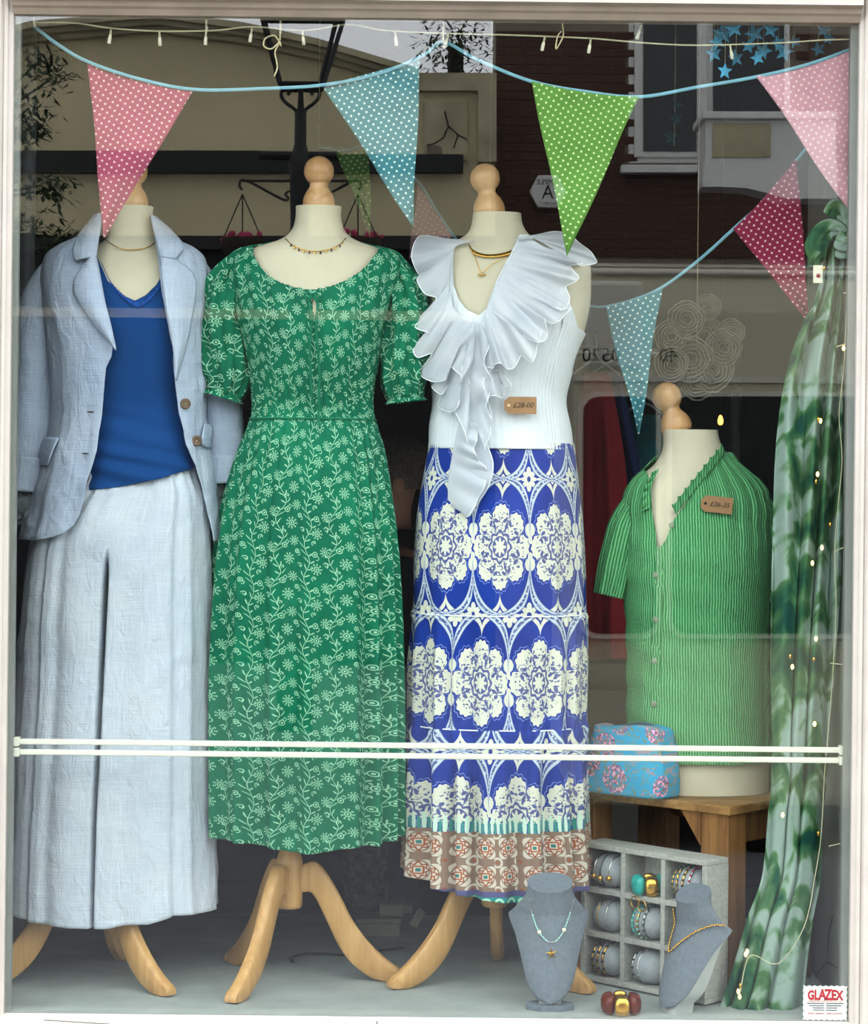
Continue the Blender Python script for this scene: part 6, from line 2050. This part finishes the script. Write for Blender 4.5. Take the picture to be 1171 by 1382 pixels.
for s_, nm in ((-1, 'l'), (1, 'r')):
    jn('sh' + nm, 0.01, s_ * 0.17, 1.37, 0.052, 'upper'); jn('el' + nm, 0.02, s_ * 0.215, 1.10, 0.042, 'sh' + nm)
    jn('wr' + nm, -0.18, s_ * 0.18, 1.02, 0.029, 'el' + nm); jn('hd' + nm, -0.25, s_ * 0.165, 1.03, 0.030, 'wr' + nm)
    for q in range(4):
        jn('f%s%d' % (nm, q), -0.30, s_ * 0.165 + (q - 1.5) * 0.019, 1.03 - 0.004 * abs(q - 1.5), 0.0085, 'hd' + nm); jn('g%s%d' % (nm, q), -0.335 + 0.006 * abs(q - 1.5), s_ * 0.165 + (q - 1.5) * 0.019, 1.012, 0.0075, 'f%s%d' % (nm, q))
    jn('t' + nm, -0.265, s_ * 0.125, 1.045, 0.009, 'hd' + nm)
    jn('hip' + nm, 0, s_ * 0.09, 0.88, 0.095, 'pelvis'); jn('kn' + nm, -0.01, s_ * 0.095, 0.50, 0.060, 'hip' + nm)
    jn('an' + nm, 0.02, s_ * 0.095, 0.09, 0.040, 'kn' + nm); jn('toe' + nm, -0.13, s_ * 0.105, 0.040, 0.036, 'an' + nm)
me = bpy.data.meshes.new('body'); me.from_pydata([tuple(v) for v in vs], es, []); me.materials.append(M['skin'])
bo = bpy.data.objects.new('body', me); link(bo, ps); to_local(bo, ps)
bo.modifiers.new('skin', 'SKIN')
sv = me.skin_vertices[0].data
for i, r_ in enumerate(rs_): sv[i].radius = (r_, r_ * (1.25 if i in (J['chest'], J['waist'], J['pelvis']) else 1.0))
sv[0].use_root = True
sb_ = bo.modifiers.new('sub', 'SUBSURF'); sb_.levels = 2; sb_.render_levels = 2
hc = Vector((gx, PY_, zf + 1.62))
th = np.linspace(0, 2 * PI, 32, endpoint=False); ph = np.linspace(0.0, PI * 0.66, 18)
TH, PH = np.meshgrid(th, ph, indexing='ij')
fr = np.cos(TH) < -0.35
PHm = np.where(fr, PH * 0.55, PH)
Ph = np.stack([hc.x + 0.012 + 0.098 * np.sin(PHm) * np.cos(TH), hc.y + 0.083 * np.sin(PHm) * np.sin(TH), hc.z + 0.005 + 0.095 * np.cos(PHm)], -1)
grid_obj('hair', Ph, M['hair'], ps, closed_u=True, thick=0.012)
for s_ in (-1, 1):
    MB().ball(hc + Vector((0.012, s_ * 0.081, -0.030)), 0.03, 8, (0.6, 0.3, 1.0)).build('ear', M['skin'], ps, smooth=True)
    MB().ball(hc + Vector((-0.080, s_ * 0.030, -0.022)), 0.011, 8).build('eye', M['bulbcase'], ps, smooth=True)
MB().ball(hc + Vector((-0.092, 0, -0.045)), 0.02, 8, (0.8, 0.6, 1.2)).build('nose', M['skin'], ps, smooth=True)
MB().ball(hc + Vector((-0.076, 0, -0.078)), 0.02, 8, (0.4, 1.0, 0.3)).build('mouth', M['redbead'], ps, smooth=True)
TBd = Body.__new__(Body); TBd.Y, TBd.p = PY_, 2.2
TBd.z = np.array([0.86, 0.95, 1.08, 1.20, 1.30, 1.38, 1.43, 1.465]) + zf
TBd.c = np.full(8, gx + 0.008); TBd.h = np.array([.150, .148, .135, .142, .142, .120, .080, .062]); TBd.d = np.array([.185, .182, .165, .180, .190, .175, .095, .064])
garment('top', TBd, M['darktop'], ps, TBd.z[-1], TBd.z[0], 60, 40, None, lambda t, z: 0.005 * folds(t, 7, 3) * (z < zf + 1.2))
for s_ in (-1, 1):
    sleeve('top_sleeve', [Vector((gx + .01, PY_ + s_ * .15, zf + 1.37)), Vector((gx + .018, PY_ + s_ * .205, zf + 1.24)), Vector((gx + .022, PY_ + s_ * .217, zf + 1.10)), Vector((gx - .06, PY_ + s_ * .205, zf + 1.055))], [.066, .062, .056, .050], M['darktop'], ps, 24, 24, None, 1.0)
    sleeve('trouser_leg', [Vector((gx, PY_ + s_ * .09, zf + .93)), Vector((gx - .005, PY_ + s_ * .093, zf + .70)), Vector((gx - .008, PY_ + s_ * .095, zf + .48)), Vector((gx + .012, PY_ + s_ * .096, zf + .10))], [.118, .100, .080, .068], M['darkjean'], ps, 24, 30, None, 1.0)
